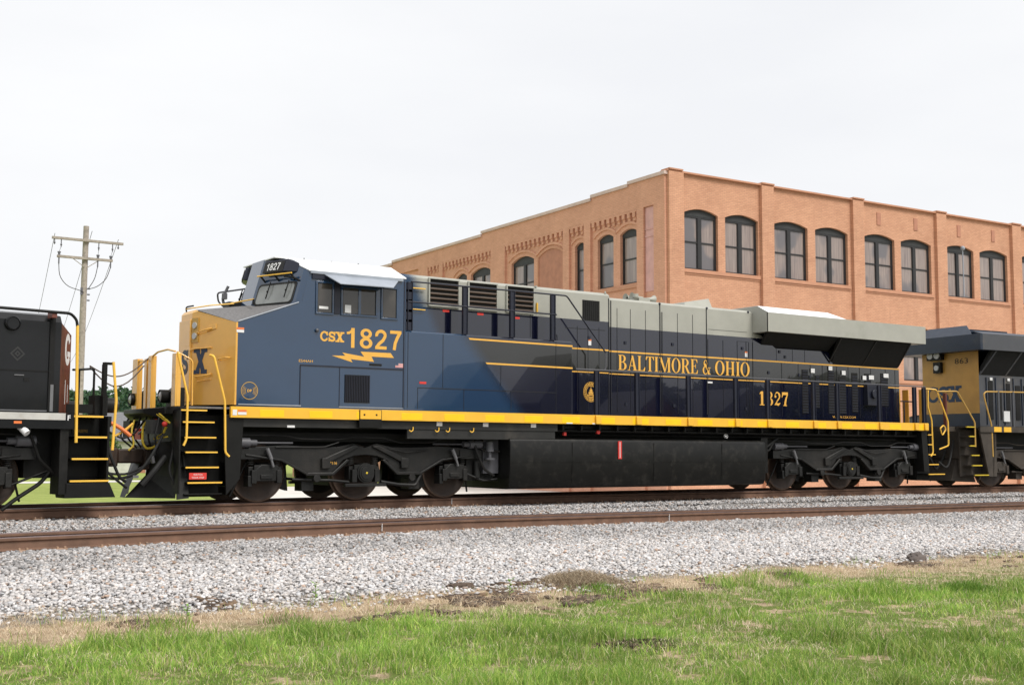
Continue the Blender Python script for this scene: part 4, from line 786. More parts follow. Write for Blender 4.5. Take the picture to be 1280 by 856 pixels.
# long hood
b = MB(); b.yz([(-1.15, 1.74), (-1.15, 4.46), (-1.06, 4.52), (1.06, 4.52), (1.15, 4.46), (1.15, 1.74)], 2.83, 8.24); b.build('inverter_hood', M['hood'], L, bevel=.012, smooth=False)
b = MB(); b.yz([(-1.5, 1.75), (-1.5, 3.30), (-1.47, 3.33), (-1.14, 3.335), (-1.14, 1.75)], 2.803, 6.92); b.build('side_cabinet', M['hood'], L, bevel=.008, smooth=False); b = MB(); b.yz([(1.5, 1.75), (1.5, 3.30), (1.47, 3.33), (1.14, 3.335), (1.14, 1.75)], 2.803, 6.92); b.build('side_cabinet', M['hood'], L, bevel=.008, smooth=False)
b = MB(); b.yz([(-1.0, 1.74), (-1.0, 4.40), (-.93, 4.45), (.93, 4.45), (1.0, 4.40), (1.0, 1.74)], 8.243, 12.9); b.build('engine_hood', M['hood'], L, bevel=.012, smooth=False)
side = [(12.903, 1.74), (18.48, 1.74), (18.48, 3.25), (15.82, 3.25), (15.64, 3.57), (13.70, 3.56), (13.2, 3.85), (12.903, 3.90)]
b = MB(); b.xz(side, -1.0, -.90); b.xz(side, .90, 1.0); b.box(18.38, 18.478, -.899, .899, 1.74, 3.25); b.build('radiator_hood', M['hood'], L, bevel=.006, smooth=False)
b = MB(); b.box(12.92, 18.3, -.86, .86, 3.0, 4.0)
for s in (-1, 1): b.hull([(15.78, s * .98, 3.26), (18.45, s * .98, 3.26), (18.46, s * 1.44, 3.90), (15.60, s * 1.44, 3.90)], [(15.78, s * .90, 3.26), (18.45, s * .90, 3.26), (18.42, s * 1.36, 3.90), (15.60, s * 1.36, 3.90)])
for s in (-1, 1): b.hull([(13.25, s * .90, 3.55), (15.7, s * .90, 3.55), (15.6, s * 1.40, 3.90), (13.0, s * 1.40, 3.90)], [(13.25, s * .85, 3.58), (15.7, s * .85, 3.58), (15.6, s * 1.34, 3.92), (13.0, s * 1.34, 3.92)])
b.build('radiator_screen', M['pit'], L, smooth=False)
b = MB()
for x0, x1 in ((15.62, 15.66), (17.0, 16.97), (18.40, 18.42)):
    b.hull([(x1, -1.0, 3.27), (x1 + .04, -1.0, 3.27), (x0 + .04, -1.46, 3.88), (x0, -1.46, 3.88)], [(x1, -.97, 3.27), (x1 + .04, -.97, 3.27), (x0 + .04, -1.43, 3.90), (x0, -1.43, 3.90)])
b.build('screen_rib', M['skirt'], L)
b = MB().m(0); W = [(-1.53, 3.90), (-1.53, 4.372), (-1.18, 4.552), (1.18, 4.552), (1.53, 4.372), (1.53, 3.90)]
b.yz(W, 12.89, 12.93); b.box(12.89, 18.96, -1.535, -1.50, 3.902, 4.37).box(12.89, 18.96, 1.50, 1.535, 3.902, 4.37).box(12.93, 18.95, -1.50, 1.50, 3.904, 3.94).box(18.925, 18.96, -1.50, 1.50, 3.902, 4.37)
b.box(15.9, 18.92, -1.50, 1.50, 4.33, 4.365)
b.build('radiator_housing', M['grey'], L, smooth=False)
b = MB()
for s in (-1, 1):
    e = [(12.895, s * 1.53, 4.374), (15.75, s * 1.53, 4.374), (15.45, s * 1.18, 4.556), (12.895, s * 1.18, 4.556)]; b.hull(e, [(p[0], p[1] * .995, p[2] - .015) for p in e])
b.box(12.895, 15.45, -1.18, 1.18, 4.542, 4.557); b.hull([(15.75, -1.52, 4.37), (15.45, -1.17, 4.55), (15.45, 1.17, 4.55), (15.75, 1.52, 4.37)], [(15.73, -1.52, 4.36), (15.42, -1.17, 4.54), (15.42, 1.17, 4.54), (15.73, 1.52, 4.36)])
b.build('radiator_roof', M['white'], L, smooth=False)  # radiator top given the same near-white as the cab roof
b = MB()
for x in (16.3, 17.25, 18.2):
    b.lathe((x, -.2, 4.365), (0, 0, 1), [(.46, 0), (.46, .14), (.42, .14), (.42, 0)], 28)
b.box(15.9, 18.3, -.9, .6, 4.366, 4.40); b.build('fan_housing', M['grey'], L)
b = MB()
for x0, x1 in ((3.535, 4.215), (4.48, 5.165), (5.44, 6.115)):
    b.m(0).box(x0, x1, -1.156, -1.15, 3.925, 4.455); b.m(1).box(x0 - .03, x0, -1.195, -1.15, 3.90, 4.475).box(x1, x1 + .03, -1.195, -1.15, 3.90, 4.475).box(x0, x1, -1.195, -1.15, 3.895, 3.925).box(x0, x1, -1.195, -1.15, 4.455, 4.475); b.m(2)
    for i in range(5):
        z = 3.94 + i * .098; b.tube([(x0, -1.168, z + .022), (x1, -1.168, z + .022)], .024, 8)
b.build('louvre', [M['pit'], M['grey'], M['slat']], L)
b = MB(); b.box(7.465, 7.945, -1.16, -1.15, 3.86, 4.315)
for i in range(8): b.box(7.49 + i * .055, 7.505 + i * .055, -1.168, -1.16, 3.87, 4.305)
b.build('intake_screen', M['pit'], L)
b = MB()   # thin raised seams, hinges, latches
for z in (2.2,): b.box(3.09, 6.48, -1.506, -1.50, z, z + .012)
for x, z0, z1 in ((3.09, 1.79, 2.2), (4.165, 1.79, 2.2), (5.32, 1.79, 2.2), (6.48, 1.79, 3.30), (3.665, 2.22, 3.3), (5.065, 2.3, 2.72), (2.86, 1.8, 3.3)): b.box(x, x + .008, -1.506, -1.50, z0, z1)
for x in (7.32, 7.62, 7.93): b.box(x, x + .008, -1.156, -1.15, 1.85, 3.72)
b.box(7.0, 8.1, -1.157, -1.15, 3.66, 3.672); b.box(6.05, 6.06, -1.156, -1.15, 3.4, 4.45); b.box(8.20, 8.222, -1.158, -1.15, 1.78, 4.40)
for x in (8.30, 8.57, 8.964, 9.417, 9.90, 9.93, 10.406, 10.887, 11.35, 11.38, 11.877, 12.357, 12.66, 12.75, 12.88): b.box(x, x + .009, -1.007, -1.0, 1.85, 4.22 if x < 11.3 else 3.66)
for x in (9.85, 11.33, 8.38): b.box(x, x + .02, -1.012, -1.0, 1.85, 4.38)
b.box(11.4, 12.7, -1.005, -1.0, 3.90, 3.906); b.box(12.36, 12.72, -1.005, -1.0, 3.66, 3.668); b.box(12.36, 12.366, -1.005, -1.0, 2.0, 3.66)
for x in (13.9, 14.5, 14.95, 15.4, 15.95, 16.4, 16.85, 17.3, 17.9, 18.3): b.box(x, x + .009, -1.007, -1.0, 1.85, 3.2)
for x in (13.72, 14.3, 14.75): b.box(x, x + .007, -1.005, -1.0, 3.24, 3.55)
b.build('door_seam', M['seam'], L)
b = MB()
for x, z in ((7.62, 3.44), (8.78, 3.40), (10.22, 3.44), (12.5, 3.46), (8.8, 2.0), (10.25, 2.0), (12.6, 1.98), (13.8, 3.44), (14.0, 3.32), (13.4, 2.9), (14.5, 2.88), (14.9, 2.85)): b.box(x, x + .06, -1.165 if x < 8 else -1.02, -1.0, z, z + .07)
for x in (8.3, 9.86, 11.36, 12.75): b.sphere((x, -1.0, 4.41), .03, 8, 6)
b.tube([(6.60, -1.18, 3.50), (6.75, -1.18, 3.50), (6.75, -1.18, 3.30)], .012); b.build('latch', M['navy'], L)
b = MB()
for x0, x1, z0, z1 in ((14.635, 14.86, 1.94, 3.06), (15.13, 15.28, 2.09, 2.93), (15.615, 15.84, 1.95, 3.08), (16.03, 16.30, 1.96, 2.93), (16.53, 16.765, 2.01, 3.05), (17.05, 17.3, 2.5, 3.05), (17.7, 18.0, 2.2, 3.08)):
    b.m(0).box(x0, x1, -1.008, -1.0, z0, z1); b.m(1)
    k = int((z1 - z0) / .07)
    for i in range(k): b.box(x0 + .01, x1 - .01, -1.018, -1.008, z0 + .02 + i * .07, z0 + .045 + i * .07)
b.build('door_louvre', [M['pit'], M['navy']], L)
MB().box(17.0, 17.5, -1.14, -1.0, 2.2, 2.75).cyl((17.25, -1.14, 2.5), (17.25, -1.2, 2.5), .12).build('electrical_box', M['navy'], L, bevel=.01)
MB().box(6.95, 8.22, -1.156, -1.15, 3.205, 3.238).box(8.245, 18.48, -1.006, -1.0, 3.205, 3.24).box(6.93, 8.22, -1.156, -1.15, 2.698, 2.722).box(8.245, 18.48, -1.006, -1.0, 2.698, 2.722).hull([(4.30, -1.506, 3.225), (6.925, -1.506, 3.21), (6.925, -1.506, 3.245), (4.27, -1.506, 3.26)], [(4.30, -1.5, 3.225), (6.925, -1.5, 3.21), (6.925, -1.5, 3.245), (4.27, -1.5, 3.26)]).hull([(4.72, -1.506, 2.742), (6.925, -1.506, 2.735), (6.925, -1.506, 2.768), (4.69, -1.506, 2.777)], [(4.72, -1.5, 2.742), (6.925, -1.5, 2.735), (6.925, -1.5, 2.768), (4.69, -1.5, 2.777)]).build('gold_stripe', M['gold'], L)
b = MB(); write(b, serif, 'BALTIMORE', (8.60, -1.007, 2.81), XY, UP, .345, 2.47, gap=.02); write(b, serif, '&', (11.195, -1.007, 2.81), XY, UP, .345, .29); write(b, serif, 'OHIO', (11.60, -1.007, 2.81), XY, UP, .345, 1.20, gap=.02); b.build('hood_lettering', M['gold'], L, smooth=False)
b = MB(); write(b, serif, '1827', (13.09, -1.007, 2.115), XY, UP, .345, 1.06, gap=.06); b.build('road_number', M['gold'], L, smooth=False)
small_text('WWW.CSX.COM', (15.76, -1.003, 1.845), XY, UP, .062, M['gold'], L, length=.90)
# round seal with a domed building
b = MB(); g = Glyphs(b, (7.70, -1.152, 2.275), XY, UP, 1); g.ring(0, 0, .212, .222, .200, .21); g.ring(0, 0, .135, .145, .122, .13)
for i in range(26): a = i * 360 / 26; g.ring(0, 0, .190, .198, .148, .155, a, a + 9, 2)
g.rect(-.065, .065, -.05, -.005); g.rect(-.10, .10, -.085, -.06); g.poly([(-.045, .0), (.045, .0), (.035, .05), (0, .075), (-.035, .05)]); g.rect(-.008, .008, .07, .115); g.rect(-.03, .03, -.01, .02); g.stroke(arc(0, -.02, .1, .1, 220, 320, 8), .012)
b.build('round_seal', M['gold'], L, smooth=False)
# horn, exhaust
b = MB()
for dx, dy, L_ in ((0, -.12, -1), (0, .12, -1), (.1, 0, 1)):
    x0 = 10.1 + dx; b.lathe((x0, dy, 4.66), (L_, 0, 0), [(.02, 0), (.03, .12), (.05, .26), (.10, .34), (.105, .35), (.03, .30)], 16)
b.box(9.95, 10.3, -.15, .15, 4.45, 4.66); b.cyl((9.8, -.2, 4.64), (9.8, -.2, 4.72), .07); b.build('horn', M['grey'], L)
b = MB(); b.hull([(11.05, -.55, 4.45), (12.0, -.55, 4.45), (12.0, .4, 4.45), (11.05, .4, 4.45)], [(11.15, -.45, 4.60), (11.95, -.45, 4.74), (11.95, .35, 4.74), (11.15, .35, 4.60)]); b.build('exhaust_stack', [M['grey'], M['pit']], L, bevel=.01)
MB().tube([(8.15, -1.1, 4.50), (8.15, -1.1, 4.56), (8.22, -1.05, 4.5)], .015).cyl((6.22, -1.12, 4.5), (6.22, -1.12, 4.53), .03).build('lifting_eye', M['grey'], L)
# handrails
def rail_set(name, posts, z0, z1, y, wdt, m_, rails, rm, par=L):
    h = None
    for p in posts:
        o = MB().box(p - wdt / 2, p + wdt / 2, y - .02, y + .03, z0, z1).box(p - wdt / 2, p - wdt / 2 + .015, y - .04, y - .02, z0, z1).box(p + wdt / 2 - .015, p + wdt / 2, y - .04, y - .02, z0, z1).build('handrail_post', m_, par, bevel=.003)
    for pts in rails: MB().tube(pts, .017).build('handrail', rm, par)
P_ = [7.568, 8.718, 10.26, 11.77, 12.85, 14.47, 15.35, 16.98, 18.42, 18.825]
rail_set('rail', P_, 1.75, 2.71, -1.52, .115, M['navy'], [[(7.828, -1.52, 3.13), (7.828, -1.52, 2.74), (7.0, -1.52, 2.735)], [(7.0, -1.52, 2.735), (18.9, -1.52, 2.735)]], M['cyl'])
for p in P_: MB().box(p - .075, p + .075, -1.61, -1.565, 1.552, 1.745).build('post_bracket', M['sill'], L, bevel=.012)
rail_set('rail', [2.90, 4.19, 5.355, 6.41], 3.335, 4.30, -1.48, .115, M['navy'], [[(2.92, -1.5, 4.31), (6.77, -1.5, 4.315), (7.828, -1.52, 3.13)], [(2.84, -1.5, 3.905), (6.5, -1.5, 3.885)]], M['navy'])
b = MB()
for z in (4.23, 3.80): b.tube([(3.05, -1.2, z), (3.42, -1.2, z)], .013)
b.box(6.20, 6.225, -1.2, -1.15, 3.95, 4.15); b.build('grab_iron', M['safety'], L)
b = MB(); b.box(2.81, 2.84, -1.5, -1.15, 3.34, 4.28); [b.box(2.80, 2.96, -1.5, -1.4, z, z + .05) for z in (3.5, 3.7, 3.9, 4.1)]; b.build('ladder', M['navy'], L)
for s, e in ((1, 1),): rail_set('rail', [8.7, 11.7, 14.5, 18.4], 1.75, 2.71, 1.5, .115, M['navy'], [[(7.0, 1.52, 2.735), (18.9, 1.52, 2.735)]], M['cyl'])
# front platform, steps, pilot
b = MB(); b.box(-1.80, -1.05, -1.12, 1.12, 1.60, 1.73); b.hull([(-1.8, -1.0, 1.5), (-2.05, -.6, 1.62), (-2.05, .6, 1.62), (-1.8, 1.0, 1.5)], [(-1.8, -1.0, 1.72), (-2.05, -.6, 1.70), (-2.05, .6, 1.70), (-1.8, 1.0, 1.72)]); b.box(-1.55, -.6, -1.1, 1.1, .75, 1.6); b.build('front_platform', M['black'], L, bevel=.008)
for z, x0, x1 in ((1.675, -1.66, -1.19), (1.466, -1.62, -1.05), (1.196, -1.58, -1.01), (.937, -1.56, -.98), (.67, -1.55, -.95), (.402, -1.51, -.88)):
    st = MB().m(0).box(x0, x1, -1.47, -1.12, z - .03, z); st.m(1).box(x0, x1, -1.505, -1.468, z - .024, z + .002); st.m(0).box(x0 + .04, x1 - .02, -1.14, -1.12, z - .27, z - .03); st.build('step', [M['black'], M['safety']], L)
b = MB(); b.box(-1.68, -1.65, -1.5, -1.1, .2, 1.66); b.hull([(-.88, -1.5, 1.60), (-.80, -1.5, .16), (-.55, -1.5, .45), (-.50, -1.5, 1.60)], [(-.88, -1.45, 1.60), (-.80, -1.45, .16), (-.55, -1.45, .45), (-.50, -1.45, 1.60)]); b.box(-1.6, -.8, -1.11, -1.05, .2, 1.6)
b.box(-1.55, -.85, -1.45, -1.15, .18, .2); b.build('step_well', M['black'], L, bevel=.006)
b = MB().box(-1.475, -1.16, -1.475, -1.465, .45, .565); sg = b.build('warning_sign', M['red'], L); small_text('WATCH', (-1.318, -1.475, .518), XY, UP, .032, M['wlab'], L, align='CENTER'); small_text('YOUR STEP', (-1.318, -1.475, .466), XY, UP, .032, M['wlab'], L, align='CENTER')
MB().tube([(-1.75, -1.5, 2.68), (-1.55, -1.5, 1.90), (-1.55, -1.5, 1.15), (-1.60, -1.5, 1.04)], .021).tube([(-1.13, -1.40, 2.66), (-1.09, -1.5, 2.64), (-.865, -1.5, 1.83), (-.835, -1.5, .92), (-.76, -1.5, .85)], .021).build('stair_handrail', M['safety'], L)
b = MB()
for y0, y1, z1 in ((-1.50, -1.30, 2.66), (-.12, .06, 2.70), (.16, .30, 2.66), (.72, 1.02, 2.69)): b.box(-1.78, -1.75, y0, y1, 1.73, z1).box(-1.75, -1.68, y0, y0 + .015, 1.73, z1).box(-1.75, -1.68, y1 - .015, y1, 1.73, z1)
b.build('platform_post', M['yellow'], L, bevel=.004)
MB().tube([(-1.75, -.05, 2.68), (-1.75, -.4, 2.75), (-1.75, -.95, 2.76), (-1.75, -1.35, 2.70)], .018).tube([(-1.75, .2, 2.62), (-1.75, .85, 2.66)], .018).tube([(-1.72, -1.35, 2.7), (-1.45, -1.42, 2.55), (-1.45, -1.45, 1.75)], .014).build('platform_rail', M['yellow'], L)
for s in (-1, 1):
    d = MB().m(0).lathe((-1.86, s * .90, 1.92), (1, 0, 0), [(.001, .06), (.085, .05), (.11, 0), (.12, 0), (.12, .16), (.08, .22), (.001, .22)], 20); d.hull([(-1.70, s * .80, 1.74), (-1.45, s * .80, 1.74), (-1.45, s * .80, 2.08), (-1.62, s * .80, 2.08), (-1.72, s * .80, 2.0)], [(-1.70, s * 1.05, 1.74), (-1.45, s * 1.05, 1.74), (-1.45, s * 1.05, 2.08), (-1.62, s * 1.05, 2.08), (-1.72, s * 1.05, 2.0)])
    d.m(1).lathe((-1.855, s * .90, 1.92), (1, 0, 0), [(.001, -.02), (.05, -.01), (.085, .012)], 20); d.build('ditch_light', [M['black'], M['lens']], L)
b = MB(); pl = [(-1.7, 1.15, 1.1), (-1.7, -1.15, 1.1)]
b.add([(-1.68, -1.38, .12), (-2.20, -.15, .10), (-2.20, .15, .10), (-1.68, 1.38, .12), (-1.60, -1.15, 1.12), (-1.80, -.2, 1.10), (-1.80, .2, 1.10), (-1.60, 1.15, 1.12), (-1.85, -.2, .5), (-1.62, -1.30, .5)], [(0, 1, 8, 9), (9, 8, 5, 4), (1, 2, 6, 5), (2, 3, 7, 6)])
b.hull([(-1.66, -1.42, .10), (-1.45, -1.42, .12), (-1.45, -1.2, .9), (-1.62, -1.2, .9)], [(-1.66, -1.38, .10), (-1.45, -1.38, .12), (-1.45, -1.16, .9), (-1.62, -1.16, .9)])
b.build('snow_plough', M['black'], L, smooth=False)
b = MB(); b.box(-2.35, -1.6, -.16, .16, .72, .98); b.box(-2.72, -2.35, -.2, .14, .66, 1.0).box(-2.6, -2.45, -.32, -.1, .66, 1.0); b.box(-1.9, -1.6, -.3, .3, .6, 1.05); b.build('coupler', M['wheel'], L, bevel=.03)
b = MB(); b.tube([(-1.83, -.35, 1.52), (-2.0, -.45, 1.42), (-2.02, -.5, 1.1), (-1.97, -.6, .97), (-1.85, -.75, 1.02), (-1.78, -.85, 1.2), (-1.72, -.9, 1.38)], .022, bend=.12); b.tube([(-1.84, -.8, 1.62), (-1.86, -.95, 1.6), (-1.70, -1.12, 1.42), (-1.80, -1.0, 1.50), (-1.88, -.85, 1.60)], .014); b.tube([(-2.05, -.1, 1.5), (-2.15, -.25, 1.3), (-2.1, -.3, 1.05), (-2.2, -.3, .95)], .018, bend=.1)
b.tube([(-1.78, -.85, 1.25), (-1.9, -.7, 1.15), (-1.72, -1.0, 1.2)], .013); b.build('air_hose', M['hose'], L)
b = MB(); b.tube([(-1.78, -.95, 1.25), (-2.0, -1.0, .85), (-2.2, -.95, .55), (-2.5, -.8, .45), (-2.75, -.7, .48), (-2.95, -.8, .7), (-3.1, -.9, 1.0)], .026, bend=.15); b.tube([(-1.74, -.7, 1.2), (-1.9, -.75, .75), (-2.3, -.6, .52), (-2.7, -.6, .55), (-3.0, -.7, .95)], .022, bend=.15); b.tube([(-1.62, -1.1, 1.25), (-1.52, -1.25, .9), (-1.48, -1.3, .45)], .02, bend=.1)
for i in range(6): b.tube([(-1.85 - .02 * i, -.9 + .3 * i, 1.55), (-1.95 - .03 * i, -1 + .33 * i, 1.2), (-1.85, -.8 + .25 * i, .95)], .018, bend=.1)
b.box(-2.0, -1.8, -.9, -.6, 1.25, 1.5).box(-2.05, -1.85, .2, .6, 1.2, 1.5).tube([(-1.9, -.2, 1.5), (-2.1, -.3, 1.25), (-2.3, -.25, 1.15), (-2.55, -.2, 1.3), (-2.8, -.3, 1.4)], .018, bend=.1).tube([(-1.75, -1.0, .85), (-1.95, -1.05, .6), (-2.15, -1.0, .35)], .05).tube([(-1.66, -1.15, 1.0), (-1.75, -1.2, .6), (-1.6, -1.3, .2)], .025, bend=.1); b.build('brake_hose', M['rubber'], L); MB().cyl((-1.95, -.95, .74), (-1.99, -.98, .86), .035).box(-2.3, -2.2, -.95, -.9, .47, .52).box(-2.8, -2.7, -.75, -.7, .47, .5).cyl((-1.85, -.55, 1.42), (-2.05, -.35, 1.25), .02).build('hose_fitting', M['steel'], L)
MB().box(-1.86, -1.82, -.72, -.62, 1.25, 1.52).sphere((-1.8, -1.05, 1.42), .05).box(-2.02, -1.95, -.35, -.05, 1.15, 1.35).build('air_valve', M['red'], L)
# rear platform, steps, rails
b = MB(); b.box(18.55, 19.35, -1.1, 1.1, 1.5, 1.72); b.hull([(18.95, -1.5, 1.54), (18.72, -1.5, 1.54), (18.80, -1.5, .45), (19.02, -1.5, .45)], [(18.95, -1.2, 1.54), (18.72, -1.2, 1.54), (18.80, -1.2, .45), (19.02, -1.2, .45)]); b.hull([(19.6, -1.0, .2), (19.9, -.5, .2), (19.75, -.5, 1.2), (19.4, -1.0, 1.2)], [(19.6, 1.0, .2), (19.9, .5, .2), (19.75, .5, 1.2), (19.4, 1.0, 1.2)]); b.box(19.0, 19.55, -1.1, -1.05, .2, 1.6); b.box(19.3, 19.6, -1.1, 1.1, .8, 1.5); b.build('rear_platform', M['black'], L, bevel=.006)
for z, x1 in ((1.45, 19.15), (1.185, 19.2), (.915, 19.3), (.648, 19.42), (.385, 19.68)): MB().m(0).box(19.0, x1, -1.47, -1.1, z - .03, z).m(1).box(19.0, x1, -1.505, -1.468, z - .024, z + .002).build('step', [M['black'], M['safety']], L)
MB().tube([(19.05, -1.5, 2.65), (19.02, -1.5, 2.2), (19.17, -1.5, 1.83), (19.19, -1.5, .95), (19.10, -1.5, .86)], .021).tube([(19.1, -1.3, 2.70), (19.40, -1.5, 2.68), (19.88, -1.5, 1.82), (19.88, -1.5, 1.15), (19.6, -1.4, 1.05)], .021).tube([(19.6, -1.45, 1.62), (19.75, -1.45, 1.72), (19.85, -1.45, 1.60), (19.68, -1.45, 1.42), (19.6, -1.45, 1.62)], .018).build('stair_handrail', M['safety'], L)
b = MB(); b.box(19.14, 19.17, -1.3, -1.12, 1.73, 2.68).box(18.98, 19.0, -.9, -.7, 1.73, 2.68); b.m(1).box(18.6, 18.64, -.9, -.7, 1.73, 2.68); b.build('platform_post', [M['yellow'], M['yellow']], L)
MB().tube([(18.52, -1.0, 2.35), (19.1, -1.0, 2.35)], .018).tube([(18.6, -1.05, 1.75), (18.6, -1.05, 2.35)], .018).build('rear_rail', M['navy'], L)
MB().box(19.7, 20.3, -.15, .15, .7, .98).box(20.2, 20.45, -.22, .2, .68, 1.02).build('coupler', M['wheel'], L, bevel=.03)
MB().tube([(19.5, -.9, 1.3), (19.8, -1.0, .7), (20.1, -.9, .45), (20.45, -.9, .8), (20.6, -.9, 1.1)], .03, bend=.15).tube([(19.5, -.6, 1.4), (19.9, -.8, .9), (20.3, -.7, .7)], .02, bend=.1).build('brake_hose', M['rubber'], L)

# ------------------------------------------------------------------ black locomotive on the left (local axes, right end at x = 0)
K = thing('locomotive', 'black diesel locomotive with a white sill band and a brown-red nose', 'locomotive', (-2.75, -.33, 0), .10)
b = MB().m(0); Y1 = 1.30
b.yz([(-Y1, 1.55), (-Y1, 3.05), (-1.22, 3.16), (-.9, 3.22), (.9, 3.22), (1.22, 3.16), (Y1, 3.05), (Y1, 1.55)], -14, -1.17)
b.m(1).hull([(-1.17, -Y1, 1.57), (-1.17, -Y1, 3.04), (-1.17, -.9, 3.2), (-1.17, .9, 3.2), (-1.17, Y1, 3.04), (-1.17, Y1, 1.57)], [(-.80, -.72, 1.57), (-.80, -.72, 2.90), (-.80, -.5, 2.98), (-.80, .5, 2.98), (-.80, .72, 2.90), (-.80, .72, 1.57)])
b.build('hood', [M['bk'], M['bkred']], K, angle=30)
b = MB(); b.box(-14, -1.35, -1.312, -1.30, 2.225, 2.245); b.box(-1.36, -1.28, -1.33, -1.30, 1.57, 3.12); b.box(-1.34, -1.24, -1.32, -1.30, 1.57, 2.03); b.box(-1.75, -1.66, -1.31, -1.30, 2.06, 2.12); b.build('door_seam', M['pit'], K)
MB().m(0).box(-2.6, -1.37, -1.315, -1.30, 1.58, 1.60).box(-1.90, -1.75, -1.318, -1.305, 2.15, 2.165).box(-1.33, -1.28, -1.335, -1.32, 1.58, 2.02).build('trim_strip', M['steel'], K)
MB().lathe((-1.96, -1.30, 2.985), (0, -1, 0), [(.115, 0), (.12, .05), (.10, .07), (.09, .055), (.001, .055)], 24).build('side_lamp', M['bk'], K)
b = MB(); g = Glyphs(b, (-1.86, -1.302, 2.50), XY, UP, 1); g.ring(0, 0, .12, .12, .085, .085, 0, 360, 4); g.ring(0, 0, .05, .05, .02, .02, 0, 360, 4); b.build('worn_emblem', M['cyl2'], K, smooth=False)
# big G on the angled nose
fu = Vector((-.80 + 1.17, -.72 + 1.30, 0)).normalized(); b = MB(); g = Glyphs(b, Vector((-1.17, -1.30, 2.42)) + fu * .22, fu, UP, 1); g.ring(.24, .22, .19, .27, .09, .16, 35, 325); g.rect(.22, .42, .10, .19); b.build('lettering', M['wlab'], K, smooth=False)
b = MB(); g = Glyphs(b, Vector((-1.17, -1.30, 1.7)) + fu * .30, fu, UP, 1); g.rect(.05, .09, .02, .42); g.rect(.22, .25, .05, .35); b.build('white_mark', M['wlab'], K, smooth=False)
MB().m(0).box(-14, -1.0, -1.54, -1.47, 1.30, 1.555).m(1).box(-14, -1.14, -1.546, -1.538, 1.442, 1.553).m(2).box(-1.95, -1.83, -1.548, -1.54, 1.375, 1.415).box(-4, -3.9, -1.548, -1.54, 1.375, 1.415).build('side_sill', [M['bk'], M['wband'], M['orange']], K)
small_text('F', (-1.115, -1.545, 1.44), XY, UP, .085, M['wlab'], K, off=.02)
MB().box(-14, -.55, -1.47, 1.47, 1.48, 1.54).box(-14, -.6, -.9, .9, .95, 1.5).build('underframe', M['black'], K)
MB().tube([(-6, -1.5, 3.23), (-1.10, -1.5, 3.19), (-1.0, -1.5, 3.09), (-.985, -1.5, 2.98)], .025).build('top_handrail', M['black'], K); MB().box(-1.40, -1.32, -1.5, -1.28, 3.1, 3.2).build('bracket', M['bkred'], K)
MB().tube([(-.985, -1.5, 3.0), (-.94, -1.5, 1.08)], .026).tube([(-.36, -1.5, 2.43), (-.29, -1.5, 1.79), (-.33, -1.5, .96)], .024).build('stair_handrail', M['hose2'] if False else M['safety'], K)
b = MB(); b.box(-1.20, -1.06, -1.5, -1.1, .24, 1.5).box(-1.1, -.3, -1.12, -1.08, .2, 1.5).box(-.42, -.38, -1.5, -1.1, .4, 1.52).hull([(-1.1, -1.5, .18), (-.25, -1.5, .18), (-.36, -1.5, .42), (-1.1, -1.5, .42)], [(-1.1, -1.1, .18), (-.25, -1.1, .18), (-.36, -1.1, .42), (-1.1, -1.1, .42)]); b.box(-1.0, -.2, -1.1, 1.1, 1.35, 1.53); b.box(-.6, -.25, -1.1, 1.1, .7, 1.4); b.build('step_well', M['black'], K, bevel=.006)
for z, x0, x1 in ((1.52, -1.04, -.50), (1.18, -.93, -.43), (.825, -1.0, -.40), (.465, -1.02, -.38)): MB().m(0).box(x0, x1, -1.47, -1.1, z - .04, z).m(1).box(x0, x1, -1.51, -1.468, z - .025, z + .004).m(0).box(x0 + .05, x1 - .05, -1.14, -1.12, z + .05, z + .2).build('step', [M['black'], M['safety']], K)
MB().box(-.85, -.62, -1.14, -1.13, 1.25, 1.30).build('step_label', M['dgold'], K)
b = MB(); b.tube([(-.85, -1.0, 2.30), (-.62, -.6, 2.33), (-.34, -.6, 2.36), (-.34, -.6, 1.5)], .02).tube([(-.60, -.6, 2.33), (-.60, -.6, 1.5)], .02); b.box(-.42, -.36, -1.25, -1.15, 1.53, 2.40).box(-.40, -.25, -1.22, -1.12, 2.40, 2.44); b.build('platform_rail', M['black'], K)
for y in (-.95, .95): MB().m(0).cyl((-.30, y, 1.72), (-.08, y, 1.72), .13, n=20).box(-.5, -.28, y - .15, y + .15, 1.54, 1.88).m(1).cyl((-.08, y, 1.72), (-.06, y, 1.72), .10, n=18).build('ditch_light', [M['black'], M['cyl']], K)
MB().cyl((-1.82, -1.45, 1.33), (-1.74, -1.55, 1.22), .058, n=16).tube([(-1.8, -1.4, 1.35), (-1.65, -1.3, 1.38)], .03).build('air_filter', M['wlab'], K)
b = MB(); b.tube([(-1.95, -1.1, -.0), (-1.75, -1.1, .16), (-1.35, -1.1, .42), (-1.1, -1.1, .75)], .035, bend=.1).tube([(-1.9, -1.0, .35), (-1.2, -1.0, .62)], .02).tube([(-1.6, -1.3, 1.2), (-1.45, -1.3, .8), (-1.1, -1.2, .5)], .025); b.box(-1.6, -1.1, -1.0, 1.0, .5, 1.3); b.build('brake_rigging', M['black'], K)
MB().box(-.3, .25, -.15, .15, .70, .98).build('coupler', M['wheel'], K, bevel=.03)
MB().tube([(-.25, -.9, 1.3), (-.2, -1.05, .9), (0, -1.0, .5), (.15, -.9, .42)], .028, bend=.15).tube([(-.3, -.7, .9), (-.1, -.8, .55), (.3, -.6, .3)], .022).build('brake_hose', M['rubber'], K)
MB().tube([(-.2, -.9, 1.45), (0, -.95, 1.35), (.18, -1.0, 1.2)], .035, bend=.1).build('orange_hose', M['orange'], K)
